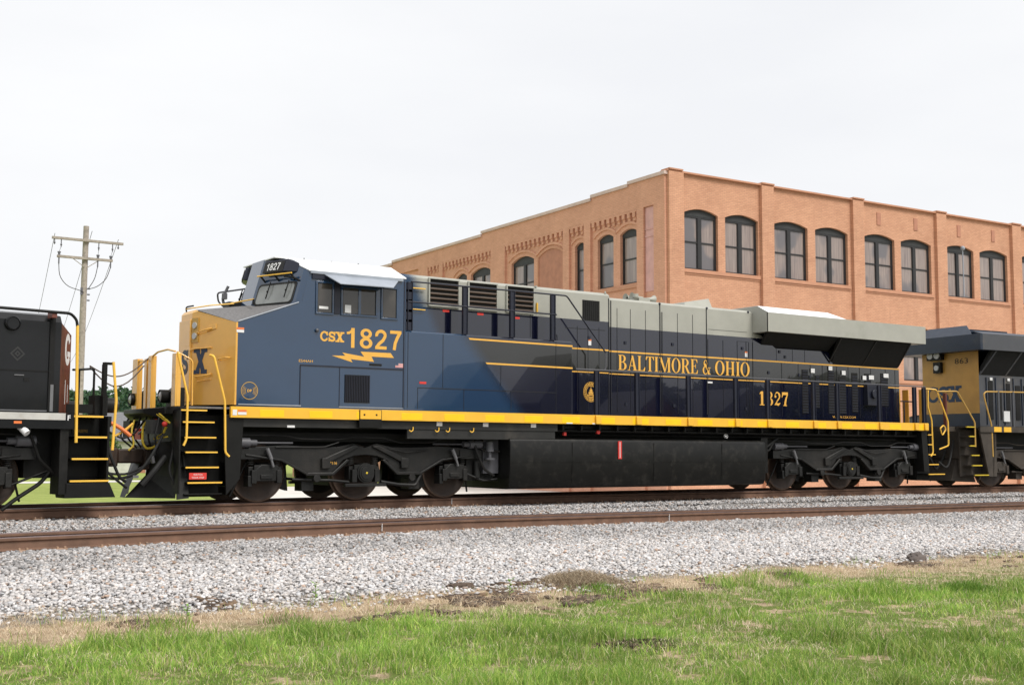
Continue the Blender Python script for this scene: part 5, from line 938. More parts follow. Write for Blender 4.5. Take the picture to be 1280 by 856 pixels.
MB().tube([(-.05, -.9, 1.2), (.1, -.95, 1.3), (.22, -1.0, 1.42)], .022).build('yellow_rod', M['safety'], K)
TK = make_truck(K, -4.22)
# safety chain between platforms
ch = [Vector((-3.2, -.75, 2.45)), Vector((-2.95, -.6, 2.36))]; b = MB(); pts = []
for i in range(15): t = i / 14; pts.append((-3.05 + 1.30 * t, -.75 + .9 * t + (.0), 2.42 - .26 * math.sin(PI * t) + .25 * t))
b.tube(pts, .012, bend=0); pts = [(-3.05 + 1.1 * i / 10, -.75 + .5 * i / 10, 2.40 - .36 * math.sin(PI * i / 10) + .1 * i / 10) for i in range(11)]; b.tube(pts, .012, bend=0)
tag(b.build('safety_chain', M['slat']), 'sagging rusty chain strung between the two front platforms', 'chain')

# ------------------------------------------------------------------ locomotive 863 on the right (local axes)
B = thing('locomotive', 'dirty gold and dark blue locomotive numbered 863', 'locomotive', (20.0, -.25, 0), -.10)
b = MB().m(0); b.add([(1.55, -1.03, 2.08), (1.55, 1.03, 2.08), (1.55, 1.03, 3.86), (1.55, -1.03, 3.86)], [(0, 1, 2, 3)]); b.m(1).add([(1.55, -1.03, 1.7), (1.55, 1.03, 1.7), (1.55, 1.03, 2.08), (1.55, -1.03, 2.08)], [(0, 1, 2, 3)])
b.m(2).add([(1.55, -1.03, 1.7), (13, -1.03, 1.7), (13, -1.03, 3.2), (1.55, -1.03, 3.2)], [(0, 1, 2, 3)]); b.add([(1.55, 1.03, 1.7), (13, 1.03, 1.7), (13, 1.03, 3.86), (1.55, 1.03, 3.86)], [(0, 1, 2, 3)]); b.add([(13, -1.03, 1.7), (13, 1.03, 1.7), (13, 1.03, 3.86), (13, -1.03, 3.86)], [(0, 1, 2, 3)])
b.build('hood', [M['csxy'], M['csxb'], M['csxg']], B, smooth=False)
b = MB().m(0).box(1.10, 1.20, -1.5, 1.5, 3.84, 4.29); b.hull([(1.10, -1.2, 4.29), (1.10, 1.2, 4.29), (1.5, .7, 4.60), (1.5, -.7, 4.60)], [(1.14, -1.2, 4.26), (1.14, 1.2, 4.26), (1.54, .7, 4.56), (1.54, -.7, 4.56)])
b.m(1).box(1.20, 13, -1.5, -1.44, 3.842, 4.288).box(1.20, 13, 1.44, 1.5, 3.842, 4.288); b.m(0).box(1.20, 13, -1.44, 1.44, 3.845, 3.87); b.hull([(1.2, -1.5, 4.29), (13, -1.5, 4.29), (13, -1.1, 4.40), (1.3, -1.1, 4.40)], [(1.2, -1.45, 4.27), (13, -1.45, 4.27), (13, -1.08, 4.37), (1.3, -1.08, 4.37)]); b.box(1.5, 13, -1.1, 1.1, 4.30, 4.395); b.box(1.6, 3.2, -.7, .7, 4.395, 4.5)
b.build('radiator_housing', [M['csxb'], M['csxg']], B, smooth=False)
b = MB(); b.hull([(1.58, -1.04, 3.17), (13, -1.04, 3.17), (13, -1.42, 3.84), (1.68, -1.42, 3.84)], [(1.58, -.9, 3.17), (13, -.9, 3.17), (13, -1.3, 3.84), (1.68, -1.3, 3.84)]); b.build('radiator_screen', M['pit'], B, smooth=False)
b = MB(); [b.hull([(x, -1.05, 3.18), (x + .06, -1.05, 3.18), (x + .30, -1.44, 3.83), (x + .24, -1.44, 3.83)], [(x, -1.0, 3.18), (x + .06, -1.0, 3.18), (x + .30, -1.40, 3.83), (x + .24, -1.40, 3.83)]) for x in (1.56, 2.62, 3.7)]; b.build('screen_rib', M['csxg'], B)
b = MB()
for x0, x1, z1 in ((1.92, 2.10, 3.0), (2.28, 2.46, 2.72), (2.66, 2.82, 2.95), (3.05, 3.25, 2.9), (3.4, 3.6, 2.9), (3.9, 4.1, 2.9)): b.box(x0, x1, -1.045, -1.03, 1.9, z1)
b.build('door_louvre', M['pit'], B); b = MB(); [b.box(x, x + .02, -1.06, -1.03, 1.75, 3.1) for x in (1.82, 2.2, 2.56, 2.95, 3.3, 3.8)]; b.build('door_seam', M['csxb'], B)
b = MB(); [b.box(x, x + .1, -1.065, -1.045, 3.02, 3.1) for x in (1.97, 2.7)]; b.box(2.5, 2.75, -1.07, -1.03, 1.85, 2.15); b.build('label_sticker', M['wlab'], B)
b = MB().m(0).box(1.40, 1.55, .19, .72, 3.66, 3.93).box(1.44, 1.55, .25, .52, 3.28, 3.60); b.m(1)
for y in (.58, .33): b.cyl((1.37, y, 3.80), (1.40, y, 3.80), .105, n=20)
b.cyl((1.40, .38, 3.43), (1.44, .38, 3.43), .08, n=16); b.build('headlight', [M['black'], M['lens']], B)
small_text('863', (1.548, -.18, 3.52), (0, -1, 0), UP, .16, M['rubber'], B, length=.48)
b = MB(); wr = lambda fn, ch, y, ln: None
g = Glyphs(b, (1.547, .88, 2.42), (0, -1, 0), UP, .47, 1.0)
slab(g, 'C'); g.x = .92; slab(g, 'S'); g.x = 1.72; slab(g, 'X'); b.build('rear_lettering', M['letter'], B, smooth=False)
MB().box(.95, 13, -1.54, -1.5, 1.53, 1.69).build('side_sill', M['grime'], B); b = MB(); [b.box(x, x + .3, -1.545, -1.538, 1.54, 1.68) for x in (1.5, 1.9, 2.9, 3.9)]; b.build('reflective_patch', M['sill'], B)
MB().box(.75, 13, -1.5, 1.5, 1.64, 1.70).box(1.5, 13, -.9, .9, .9, 1.64).build('underframe', M['black'], B)
b = MB(); b.hull([(.95, -1.5, 1.66), (1.62, -1.5, 1.55), (1.50, -1.5, .30), (1.30, -1.5, .30)], [(.95, -1.44, 1.66), (1.62, -1.44, 1.55), (1.50, -1.44, .30), (1.30, -1.44, .30)]); b.box(.55, 1.4, -1.15, -1.1, .3, 1.6); b.box(1.45, 1.62, -1.5, -1.1, .3, 1.55); b.box(.62, .95, -1.1, 1.1, .8, 1.68); b.hull([(.45, -.9, .18), (.45, .9, .18), (.75, .9, 1.0), (.75, -.9, 1.0)], [(1.1, -1.2, .14), (1.1, 1.2, .14), (.9, 1.1, 1.0), (.9, -1.1, 1.0)]); b.build('step_well', M['grime'], B, bevel=.006)
for z, x0, x1 in ((1.68, .45, .80), (1.42, .56, .80), (1.16, .56, .80), (.90, .62, .92), (.62, .64, 1.02), (.355, .72, 1.28)): MB().m(0).box(x0, x1, -1.47, -1.1, z - .03, z).m(1).box(x0, x1, -1.51, -1.468, z - .026, z + .002).build('step', [M['grime'], M['hose']], B)
MB().tube([(-.55, -1.4, 2.62), (.12, -1.5, 2.64), (.78, -1.5, 1.80), (.78, -1.5, 1.12)], .021).tube([(2.9, -1.5, 2.68), (1.27, -1.5, 2.66), (1.17, -1.5, 2.60), (1.20, -1.5, 2.45), (1.45, -1.5, 1.72), (1.47, -1.5, .85)], .021).build('stair_handrail', M['dgold'], B)
MB().tube([(2.8, -1.5, 2.68), (12, -1.5, 2.70)], .018).build('handrail', M['cyl'], B)
for p in (1.75, 2.35, 3.3, 4.4): MB().box(p - .03, p + .03, -1.53, -1.48, 1.68, 2.68).build('handrail_post', M['csxg'], B)
MB().box(.0, .05, -1.2, -1.1, 1.7, 2.6).box(.0, .05, -.35, -.25, 1.7, 2.6).build('platform_post', M['bkred'], B); MB().box(-.05, .5, -1.1, 1.1, 1.55, 1.68).build('rear_platform', M['grime'], B)
MB().tube([(.6, -.9, 1.3), (.35, -1.0, .8), (.2, -1.0, .5), (0, -.9, .7)], .03, bend=.15).build('brake_hose', M['rubber'], B); MB().box(.05, .6, -.15, .15, .7, .98).build('coupler', M['wheel'], B, bevel=.03)
make_truck(B, 2.12 + 2.07, grime=True)

# ------------------------------------------------------------------ brick building
HB = 12.74; ba = -.0425879
H = thing('brick_building', 'three storey orange brick factory building with arched black windows behind the train', 'building', (24.708, 15.488, -1.0), ba)
Z0 = 1.0   # local z = world z + .5
FW, LW = 62.0, 42.0
arch = lambda x0, x1, zs, zt, n=8: [(x0 + (x1 - x0) * i / n, zs + (zt - zs) * (1 - (2 * i / n - 1) ** 2)) for i in range(n + 1)]
class Wall:
    """wall with real openings: built of strips between openings; axis 'x' = front, 'y' = left side"""
    def __init__(s, axis, length, depth=.30): s.a = axis; s.L = length; s.d = depth; s.open = []; s.top = HB
    def P(s, u, dpt, z): return (u, dpt, z + Z0) if s.a == 'x' else (dpt, u, z + Z0)
    def slab(s, mb, u0, u1, z0, z1, d0=0, d1=None):
        d1 = s.d if d1 is None else d1; mb.hull([s.P(u0, d0, z0), s.P(u1, d0, z0), s.P(u1, d0, z1), s.P(u0, d0, z1)], [s.P(u0, d1, z0), s.P(u1, d1, z0), s.P(u1, d1, z1), s.P(u0, d1, z1)])
    def build(s, m, bounds):
        mb = MB(); cols = sorted(s.open, key=lambda o: o[0]); ux = sorted({o[0] for o in cols} | {o[1] for o in cols}); prev = 0
        groups = {}
        for o in cols: groups.setdefault((o[0], o[1]), []).append(o)
        for (u0, u1), os_ in sorted(groups.items()):
            s.slab(mb, prev, u0, -1.0, s.top); z = -1.0
            for o in sorted(os_, key=lambda q: q[2]):
                s.slab(mb, u0, u1, z, o[2]); A = arch(u0, u1, o[3], o[4]); top = o[4] + .12
                for i in range(len(A) - 1):   # spandrel above the arch
                    a, b = A[i], A[i + 1]; mb.hull([s.P(a[0], 0, a[1]), s.P(b[0], 0, b[1]), s.P(b[0], 0, top), s.P(a[0], 0, top)], [s.P(a[0], s.d, a[1]), s.P(b[0], s.d, b[1]), s.P(b[0], s.d, top), s.P(a[0], s.d, top)])
                z = top
            s.slab(mb, u0, u1, z, s.top); prev = u1
        s.slab(mb, prev, s.L, -1.0, s.top); return mb.build('wall', m, H, smooth=False)
def add_window(W, u0, u1, z0, zs, zt, double=True, recess=.14):
    W.open.append((u0, u1, z0, zs, zt)); P = W.P; f = MB().m(0); q = .075
    def bar(a, b, c, d, d0=recess, d1=recess + .07): W.slab(f, a, b, c, d, d0, d1)
    bar(u0, u0 + q, z0, zs); bar(u1 - q, u1, z0, zs); bar(u0 + q, u1 - q, z0, z0 + q)
    A = arch(u0, u1, zs, zt); f.m(1)
    for i in range(len(A) - 1): a, b = A[i], A[i + 1]; f.hull([P(a[0], recess - .01, zs - .10), P(b[0], recess - .01, zs - .10), P(b[0], recess - .01, b[1]), P(a[0], recess - .01, a[1])], [P(a[0], recess + .06, zs - .10), P(b[0], recess + .06, zs - .10), P(b[0], recess + .06, b[1]), P(a[0], recess + .06, a[1])])
    f.m(0); bar(u0 + q, u1 - q, zs - .17, zs - .10); zm = (z0 + zs) / 2 - .02
    if double: c = (u0 + u1) / 2; bar(c - .10, c + .10, z0 + q, zs - .17, recess - .015)
    c = (u0 + u1) / 2
    for a, b in (((u0 + q, c - .10), (c + .10, u1 - q)) if double else ((u0 + q, u1 - q),)): bar(a, b, zm - .03, zm + .03, recess + .005); bar(a, a + .035, z0 + q, zs - .17, recess + .01); bar(b - .035, b, z0 + q, zs - .17, recess + .01)
    o = f.build('window', [M['wframe'], M['whead']], H, smooth=False)
    g = MB(); W.slab(g, u0 + .02, u1 - .02, z0 + .02, zs - .05, recess + .045, recess + .055); g.build('pane', M[('curtain', 'curtain_drawn', 'curtain_drawn', 'curtain_thin', 'curtain_drawn', 'curtain')[int(u0 * 7.3 + z0 * 3.1) % 6]], o, smooth=False)
WF = Wall('x', FW); WL = Wall('y', LW); WL.top = 11.95
fr = [(.95, 2.83), (3.24, 5.17)]; fp = [5.27, 11.05, 16.95, 22.87]
for i in range(9):
    base = [(.95, 2.83, 3.24, 5.17), (6.10, 8.22, 8.70, 10.82), (11.88, 14.03, 14.48, 16.66), (17.70, 19.90, 20.38, 22.60)]
    w = base[i] if i < 4 else tuple(23.6 + (i - 4) * 5.95 + k for k in (.0, 2.2, 2.68, 4.9))
    for (a, b_) in ((w[0], w[1]), (w[2], w[3])):
        for zb in (8.67, 4.37, .10): add_window(WF, a, b_, zb, zb + 2.43, zb + 2.63)
    # ledges under each pair
    e = MB()
    for zb in (8.67, 4.37, .10): WF.slab(e, w[0] - .12, min(w[3] + .12, w[3] + .3), zb - .16, zb - .005, -.07, 0); WF.slab(e, w[0] - .12, w[3] + .12, zb - .24, zb - .165, -.03, 0)
    e.build('window_ledge', M['brickT'], H, smooth=False)
    if i in (2, 3, 4, 5):
        e = MB()
        for c in ((w[0] + w[1]) / 2, (w[2] + w[3]) / 2): WF.slab(e, c - .13, c + .13, 11.75, 12.35, -.03, 0)
        e.build('wall_anchor', M['brickD'], H, smooth=False)
lw = [(2.0, 3.27, 8.24, 10.50, 10.68), (3.77, 4.98, 8.24, 10.50, 10.68), (5.96, 6.80, 8.24, 10.46, 10.62), (10.35, 12.47, 8.24, 10.38, 10.64), (14.47, 16.63, 8.24, 10.34, 10.60), (17.07, 18.24, 8.24, 10.34, 10.54)]
for a, b_, z0, zs, zt in lw:
    for dz in (0, -4.25, -8.2): add_window(WL, a, b_, z0 + dz, zs + dz, zt + dz, double=(b_ - a) > 1.6)
WF.build(M['brickF'], None); WL.build(M['brickL'], None)
b = MB(); b.box(.31, FW, .30, .5, 0, HB + Z0 - 1.2).box(.30, .5, .31, LW, 0, HB + Z0 - 1.2).box(FW - .3, FW, .3, LW, 0, HB + Z0 - 1.0).box(.3, FW, LW - .3, LW, 0, HB + Z0 - 1.0); b.box(.31, FW - .3, .31, LW - .3, HB + Z0 - 1.5, HB + Z0 - 1.2); b.build('roof', M['roofg'], H, smooth=False)
b = MB()   # front parapet and coping; slightly raised over each pilaster
WF.slab(b, -.06, FW, HB - .001, HB + .07, -.14, .36); [WF.slab(b, p, p + .75, HB + .07, HB + .13, -.21, .36) for p in [0] + fp + [28.9, 34.8, 40.8]]; b.build('parapet', M['brickT'], H, smooth=False)
b = MB(); st = [(0, 2.5, .0), (2.5, 5.3, -.08), (5.3, 15.3, -.20), (15.3, 26, -.34), (26, 36, -.48), (36, LW, -.6)]
for a, c, dz in st: WL.slab(b, a, c, HB - .62, HB + .02 + dz * .0, -.0, .0) if 0 else None
for a, c, tz in ((0, 2.5, 12.60), (2.5, 5.3, 12.50), (5.3, 15.3, 12.36), (15.3, 26, 12.20), (26, 36, 12.06), (36, LW, 11.97)): WL.slab(b, a + (.001 if a else -.08), c - .002, tz + .001, tz + .14, -.20, .36)
b.build('coping', M['cope'], H, smooth=False)
for p in [0] + fp + [28.9, 34.8, 40.8, 46.8, 52.8]:
    q = MB(); WF.slab(q, p, p + (.80 if p == 0 else .72), -1.0, HB - .001, -.17, -.001)
    q.build('pilaster', M['brickF'], H, smooth=False)
# left side: raised pilasters, upper wall band, corbels, arch mouldings, pink panel
b = MB()
for a, c in ((0, .75), (1.45, 1.93), (5.40, 5.92), (7.13, 7.65), (12.95, 14.38), (19.65, 20.12), (21.45, 22.6), (27, 28)): WL.slab(b, a, c, -1.0, 11.42, -.12, 0)
WL.slab(b, 0, LW, 11.42, 11.95, -.12, 0)
for a, c, tz in ((0, 2.5, 12.60), (2.5, 5.3, 12.50), (5.3, 15.3, 12.36), (15.3, 26, 12.20), (26, 36, 12.06), (36, LW, 11.97)): WL.slab(b, a, c, 11.95, tz, -.12, .30)
b.build('pilaster', M['brickL'], H, smooth=False)
for (a, c) in ((1.95, 5.38), (5.94, 7.11), (7.67, 12.93), (14.40, 19.63), (20.14, 21.43)):
    q = MB(); n = max(3, int((c - a) / .38))
    for i in range(n):
        x = a + (i + .5) * (c - a) / n; WL.slab(q, x - .10, x + .10, 11.12, 11.40, -.12, 0); WL.slab(q, x - .085, x + .085, 10.96, 11.12, -.07, 0)
    WL.slab(q, a, c, 11.33, 11.415, -.118, 0); q.build('corbel', M['brickL'], H, smooth=False)
    q = MB(); WL.slab(q, a + .002, c - .002, 11.0, 11.33, -.006, 0); q.build('corbel_recess', M['brickD'], H, smooth=False)  # strip between the corbel teeth in a darker brick tone
for a, b_, z0, zs, zt in lw + [(7.72, 9.88, 8.24, 10.35, 10.66)]:
    q = MB()
    A = arch(a - .24, b_ + .24, zs + .10, zt + .20)
    for i in range(len(A) - 1): p, r = A[i], A[i + 1]; q.hull([WL.P(p[0], -.06, p[1]), WL.P(r[0], -.06, r[1]), WL.P(r[0], -.06, r[1] + .11), WL.P(p[0], -.06, p[1] + .11)], [WL.P(p[0], 0, p[1]), WL.P(r[0], 0, r[1]), WL.P(r[0], 0, r[1] + .11), WL.P(p[0], 0, p[1] + .11)])
    q.build('arch_moulding', M['brickL'], H, smooth=False)
q = MB(); A = arch(7.72, 9.88, 10.35, 10.66); q.add([WL.P(u, -.004, z) for u, z in A] + [WL.P(9.88, -.004, 8.24), WL.P(7.72, -.004, 8.24)], [tuple(range(len(A) + 2))]); q.build('blind_window', M['brickD'], H, smooth=False)
q = MB()
for i in range(len(A) - 1): p, r = A[i], A[i + 1]; q.hull([WL.P(p[0], -.05, p[1]), WL.P(r[0], -.05, r[1]), WL.P(r[0], -.05, r[1] + .12), WL.P(p[0], -.05, p[1] + .12)], [WL.P(p[0], 0, p[1]), WL.P(r[0], 0, r[1]), WL.P(r[0], 0, r[1] + .12), WL.P(p[0], 0, p[1] + .12)])
WL.slab(q, 9.88, 10.0, 8.2, 10.36, -.05, 0); WL.slab(q, 1.96, 5.3, 8.02, 8.16, -.08, 0); WL.slab(q, 7.7, 12.6, 8.02, 8.16, -.08, 0); q.build('window_ledge', M['brickT'], H, smooth=False)
q = MB(); WL.slab(q, .78, 1.42, 7.75, 11.40, -.03, 0); WL.slab(q, .78, 1.42, 10.1, 10.16, -.06, -.03); WL.slab(q, .78, 1.42, 10.42, 10.46, -.06, -.03); q.build('faded_panel', M['pink'], H, smooth=False)
MB().tube([(18.85, -.16, 11.2 + Z0), (18.87, -.16, 9.9 + Z0), (18.88, -.16, 8.72 + Z0)], .03).sphere((18.84, -.18, 11.15 + Z0), .12).build('downpipe', M['aw'], H)

# ------------------------------------------------------------------ utility pole
px, py = 4.66, 30.0
U = thing('utility_pole', 'tall weathered wooden utility pole with two crossarms beyond the locomotives', 'utility pole', (px, py, -.98)); zt = 10.42 + .98
MB().cyl((-.05, 0, 0), (0, 0, zt), .17, .115, n=16).build('pole', M['wood'], U)
av = Vector((1, -.18, 0)).normalized(); av = Vector((.93, -.37, 0)).normalized()
dirr = Vector((1.0, .0, 0)); 
def arm(z, l0, l1, name='crossarm'):
    a = dirr * -l0; c = dirr * l1; q = MB(); q.hull([(a.x, -.14, z - .055), (a.x, -.24, z - .055), (a.x, -.24, z + .055), (a.x, -.14, z + .055)], [(c.x, -.14, z - .055), (c.x, -.24, z - .055), (c.x, -.24, z + .055), (c.x, -.14, z + .055)]); return q.build(name, M['wood'], U, bevel=.01)
z1, z2 = 9.77 + .98, 9.0 + .98
arm(z1, 1.43, 1.53); arm(z2, 1.20, 1.10)
b = MB()
for x, z, l in ((-1.32, z1, .22), (-1.05, z1, .32), (.50, z1, .32), (1.08, z1, .32), (1.32, z1, .18)): b.cyl((x, -.19, z - .06), (x, -.19, z - .06 - l), .022, n=8); b.sphere((x, -.19, z - .08 - l * .6), .045, 8, 6)
for x in (-1.12, .48, 1.02): b.cyl((x, -.19, z2 + .05), (x, -.19, z2 + .15), .05, n=10); b.cyl((x, -.19, z2 + .15), (x, -.19, z2 + .20), .07, n=10); b.cyl((x, -.19, z2 - .06), (x, -.19, z2 - .32), .03, n=8)
b.build('insulator', M['insul'], U)
b = MB(); b.tube([(-.55, -.2, z2 - .05), (-.06, -.14, z2 - .36)], .016).tube([(.5, -.2, z2 - .05), (.08, -.14, z2 - .36)], .016); b.build('brace', M['wood'], U)
b = MB(); b.tube([(-1.12, -.19, z2 - .3), (-1.08, -.19, z2 - .85), (-.75, -.19, z2 - 1.25), (-.2, -.16, z2 - 1.38), (-.05, -.15, z2 - 1.45)], .016, bend=.3).tube([(.48, -.19, z2 - .3), (.38, -.19, z2 - .85), (.15, -.16, z2 - 1.25)], .016, bend=.3).tube([(1.02, -.19, z2 - .3), (.85, -.19, z2 - .85), (.45, -.19, z2 - 1.2), (.05, -.16, z2 - 1.32)], .016, bend=.3)
b.tube([(-1.05, -.19, z1 - .35), (-1.12, -.19, z2 + .2)], .008).tube([(.5, -.19, z1 - .35), (.48, -.19, z2 + .2)], .008).tube([(1.08, -.19, z1 - .35), (1.02, -.19, z2 + .2)], .008).build('cable', M['wire'], U)
b = MB(); b.cyl((-.13, -.1, z2 - 1.55), (-.13, -.1, z2 - 1.25), .05); [b.box(.12, .22, -.1, -.04, z, z + .06) for z in (8.68, 8.43, 8.18)]; b.build('bracket', M['insul'], U)
for k, (x, z) in enumerate(((-1.32, z1 - .3), (.2, z1 - .05), (1.32, z1 - .3))):
    a = Vector((px + x, py - .19, z - .5)); e = a + Vector((15.5 + k * .6, 80, -1.0)); pts = [a.lerp(e, i / 12) + Vector((0, 0, -1.6 * math.sin(PI * i / 12))) for i in range(13)]
    tag(MB().tube(pts, .011, 6, bend=0).build('power_line', M['wire']), ['thin overhead wire leaving the left end of the upper crossarm', 'thin overhead wire leaving the pole just under its top', 'thin overhead wire leaving the right end of the upper crossarm'][k], 'wire', 'overhead wires at the utility pole')

rd = MB(); rd.add([(-60, 43, -.962), (9, 47.5, -.962), (9, 51, -.962), (-60, 46.5, -.962)], [(0, 1, 2, 3)]).add([(9, 47.5, -.962), (60, 50, -.962), (60, 54, -.962), (9, 51, -.962)], [(0, 1, 2, 3)]); struct(rd.build('road', M['conc'], smooth=False))
# ------------------------------------------------------------------ far background: hill, woods, houses, bushes
hx = np.linspace(-260, 330, 90); hy = np.linspace(140, 420, 30)
def hz(x, y):
    k = np.clip((y - 140) / 70, 0, 1); k = k * k * (3 - 2 * k); return -1 + k * (2.0 + 7.5 * np.exp(-((x - 58) / 26) ** 2) + 4 * np.exp(-((x + 90) / 90) ** 2) + 1.5 * vnoise(x, y, .03, 3))
struct(grid_mesh('hill', hx, hy, hz, mat('hill_grass', (.05, .09, .035), .9, var=.3, vs=.1)))
def leaf_cloud(centres, radii, n, leaf, cols, flat=.8):
    c = np.array(centres); r = np.array(radii); i = rng.integers(0, len(c), n); d = rng.normal(size=(n, 3)); d /= np.linalg.norm(d, axis=1)[:, None]; rr = r[i] * (rng.random(n) ** .35); P = c[i] + d * rr[:, None] * [1, 1, flat]
    u = rng.normal(size=(n, 3)); u /= np.linalg.norm(u, axis=1)[:, None]; w = np.cross(u, rng.normal(size=(n, 3))); w /= np.linalg.norm(w, axis=1)[:, None]; s = (leaf * rng.uniform(.6, 1.4, n))[:, None]
    Vv = np.stack([P + u * s, P + w * s * .6, P - u * s, P - w * s * .6], 1).reshape(-1, 3); F = np.arange(n * 4).reshape(n, 4); col = np.repeat(np.array(cols)[rng.integers(0, len(cols), n)] * rng.uniform(.7, 1.3, (n, 1)), 4, 0); return Vv, F, col
LM = attr_mat('leaves', .6, .25, .3); GC = [(.055, .11, .03), (.08, .15, .04), (.045, .085, .03)]
x = rng.uniform(-40, 160, 1500); y = rng.uniform(165, 240, 1500); z = hz(x, y); Vv, F, col = leaf_cloud(np.stack([x, y, z + 1], 1), rng.uniform(1.0, 2.4, 1500), 60000, .5, [(.05, .10, .045), (.04, .085, .05), (.06, .12, .05)])
o = np_mesh('woodland', Vv, F, LM, col); struct(o, 'stuff', 'green woods covering the far hill at left')
def bush(name, label, cat, x, y, h, r, n, trunk=True, group=None, cols=GC, leaf=.10):
    t = thing(name, label, cat, (x, y, -.98), group=group); rr = random.Random(int(x * 10 + y)); cs = [(rr.uniform(-r, r) * .6, rr.uniform(-r, r) * .6, h * rr.uniform(.35, .85)) for _ in range(16)]
    Vv, F, col = leaf_cloud(cs, [r * rr.uniform(.3, .55) for _ in cs], n, leaf, cols); o = np_mesh('crown', Vv, F, LM, col); o.parent = t
    m_ = MB().cyl((0, 0, 0), (0, 0, h * .6), r * .07, r * .03, n=8)
    for a in range(5): m_.cyl((0, 0, h * .3), (r * .5 * math.cos(a * 1.3), r * .5 * math.sin(a * 1.3), h * .75), r * .03, r * .01, n=6)
    m_.build('trunk', M['bark'], t); return t
bush('tree', 'small round green tree seen between the black and blue locomotives', 'tree', 15.6, 52, 2.6, 1.5, 9000)
bush('bush', 'low bush on the lawn beyond the black locomotive steps', 'bush', 7.0, 38, 1.1, .9, 4000)
bush('tree', 'green tree beside the grey roofed house at the lawn edge', 'tree', 12.2, 57, 3.2, 1.7, 9000)
bush('bush', 'dark bush near the left edge of the lawn beyond the tracks', 'bush', 3.2, 40, 1.3, 1.0, 4000)
def house(label, x, y, w, d, h, rh, rz, mw, mr, wins=2, zb=-.98):
    t = thing('house', label, 'house', (x, y, zb), rz); b = MB(); b.box(-w / 2, w / 2, -d / 2, d / 2, 0, h); b.hull([(-w / 2, -d / 2, h), (-w / 2, d / 2, h), (-w / 2, 0, h + rh)], [(w / 2, -d / 2, h), (w / 2, d / 2, h), (w / 2, 0, h + rh)]); b.build('wall', mw, t, smooth=False)
    b = MB()
    for s in (-1, 1): e = [(-w / 2 - .3, s * (d / 2 + .35), h - .25), (w / 2 + .3, s * (d / 2 + .35), h - .25), (w / 2 + .3, 0, h + rh + .05), (-w / 2 - .3, 0, h + rh + .05)]; b.hull(e, [(p[0], p[1], p[2] + .12) for p in e])
    b.build('roof', mr, t, smooth=False)
    for i in range(wins):
        xx = -w / 2 + (i + .5) * w / wins; o = MB().box(xx - .5, xx + .5, -d / 2 - .04, -d / 2, 1.0, 2.3).build('window', M['wlab'], t); MB().box(xx - .42, xx + .42, -d / 2 - .05, -d / 2 - .04, 1.08, 2.22).build('pane', M['whouse'], o)
        o = MB().box(xx - .5, xx + .5, d / 2, d / 2 + .04, 1.0, 2.3).build('window', M['wlab'], t)
    MB().box(-.5, .5, -d / 2 - .05, -d / 2, 0, 2.1).build('door', M['brickD'], t); return t
house('grey roofed house beyond the lawn between the two locomotives', 22.0, 76, 9, 7, 2.7, 2.0, -.5, M['siding'], M['roofg'], 3)
house('low tan house far beyond the lawn at the left edge', 2.5, 66, 10, 7, 2.6, 1.3, -.3, M['tan'], M['roofg'], 4)

# street side behind the photographer, mirrored in the glossy paint
house('brown gabled house behind the photographer with the steeper roof', 23.8, -33, 3, 3.2, 3.9, 1.9, PI / 2, M['bkred'], M['roofg'], 1, GZ)
house('dark gabled house behind the photographer standing taller beside the brown one', 30.2, -34, 3, 4.0, 4.2, 2.4, PI / 2, M['roofg'], M['roofg'], 1, GZ)
house('low dark house behind the photographer with a wide gable', 38.5, -36, 4, 6.0, 2.8, 2.2, PI / 2, M['bkred'], M['roofg'], 2, GZ)
house('long dark house behind the photographer furthest along the tracks', 58, -50, 8, 10, 3.2, 3.0, PI / 2, M['roofg'], M['roofg'], 2, GZ)
for i, (bx_, by_, bh_, br_) in enumerate(((9, -50, 3.4, 4.5), (17, -52, 3.2, 5), (47, -54, 6.0, 5.5), (53, -55, 7.0, 5.5), (66, -57, 7.0, 6), (76, -58, 7.5, 6), (87, -60, 7, 6), (97, -60, 7.5, 6))):
    t = bush('tree', 'broad green tree in the row behind the photographer', 'tree', bx_, by_, bh_, br_, 16000, group='row of trees behind the photographer', leaf=.6, cols=[(.03, .055, .018), (.045, .075, .025)]); t.location.z = GZ
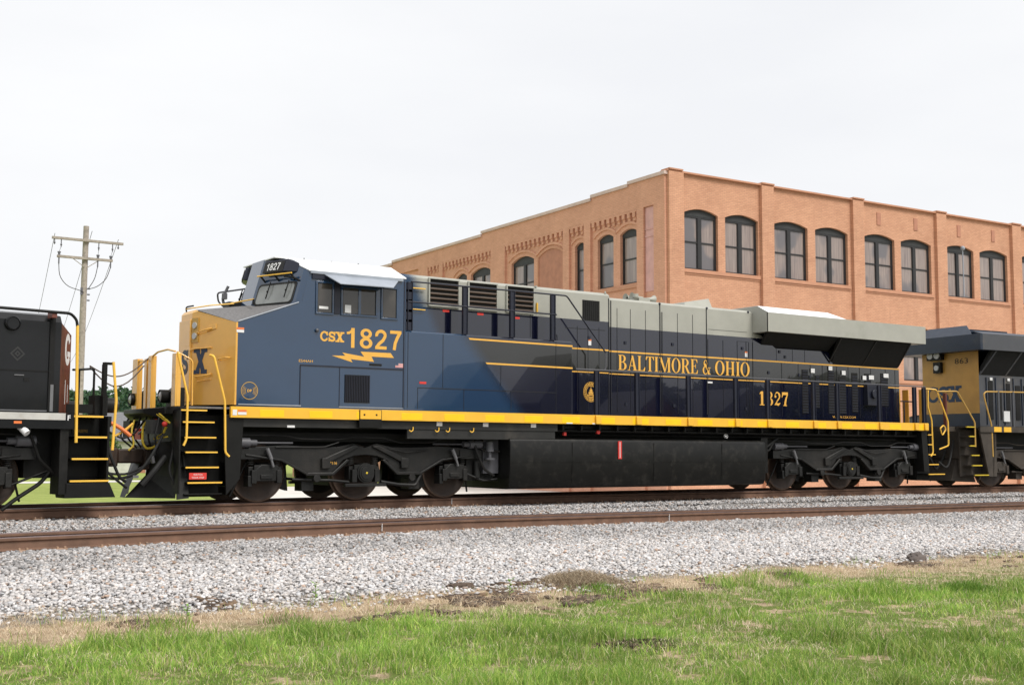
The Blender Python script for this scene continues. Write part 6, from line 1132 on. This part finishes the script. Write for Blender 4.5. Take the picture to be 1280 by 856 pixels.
# ------------------------------------------------------------------ light, sky, camera
w = bpy.data.worlds.new('World'); sc.world = w; w.use_nodes = True; n = w.node_tree; bg = n.nodes['Background']
AZ = math.radians(166); EL = math.radians(52)       # compass-like: direction the sun stands in, measured from +y clockwise
sky = node(n, 'ShaderNodeTexSky', sky_type='NISHITA', sun_disc=False); sky.sun_elevation = EL; sky.sun_rotation = AZ; sky.air_density = 1; sky.dust_density = 3; sky.ozone_density = 1
tc = node(n, 'ShaderNodeTexCoord'); cl = node(n, 'ShaderNodeTexNoise'); cl.inputs['Scale'].default_value = 2.2; cl.inputs['Detail'].default_value = 6
mp = node(n, 'ShaderNodeMapping'); mp.inputs['Scale'].default_value = (1, 1, 3); n.links.new(tc.outputs['Generated'], mp.inputs[0]); n.links.new(mp.outputs[0], cl.inputs['Vector'])
cloud = ramp(n, cl.outputs['Fac'], [(.30, (9.05, 9.15, 9.4)), (.62, (9.9, 9.95, 10.05))])
n.links.new(mix(n, .94, sky.outputs[0], cloud), bg.inputs[0]); bg.inputs[1].default_value = .09
sl = bpy.data.lights.new('sun', 'SUN'); sl.energy = 2.7; sl.angle = math.radians(24); sl.color = (1, .96, .90); so = bpy.data.objects.new('sun', sl); C.objects.link(so)
sd = Vector((math.sin(AZ) * math.cos(EL), math.cos(AZ) * math.cos(EL), math.sin(EL))); so.rotation_euler = sd.to_track_quat('Z', 'Y').to_euler(); so.location = sd * 60
cd = bpy.data.cameras.new('camera'); cd.sensor_width = 36; cd.lens = FPX / 1280 * 36; cd.clip_end = 4000; cd.clip_start = .1; co = bpy.data.objects.new('camera', cd); C.objects.link(co)
co.matrix_world = Matrix(((R2.x, U2.x, -Fv.x, CAM.x), (R2.y, U2.y, -Fv.y, CAM.y), (R2.z, U2.z, -Fv.z, CAM.z), (0, 0, 0, 1))); sc.camera = co
vs = sc.view_settings; vs.view_transform = 'Standard'; vs.look = 'None'; vs.exposure = .21; vs.gamma = 1; vs.use_curve_mapping = False
sc.cycles.max_bounces = 6
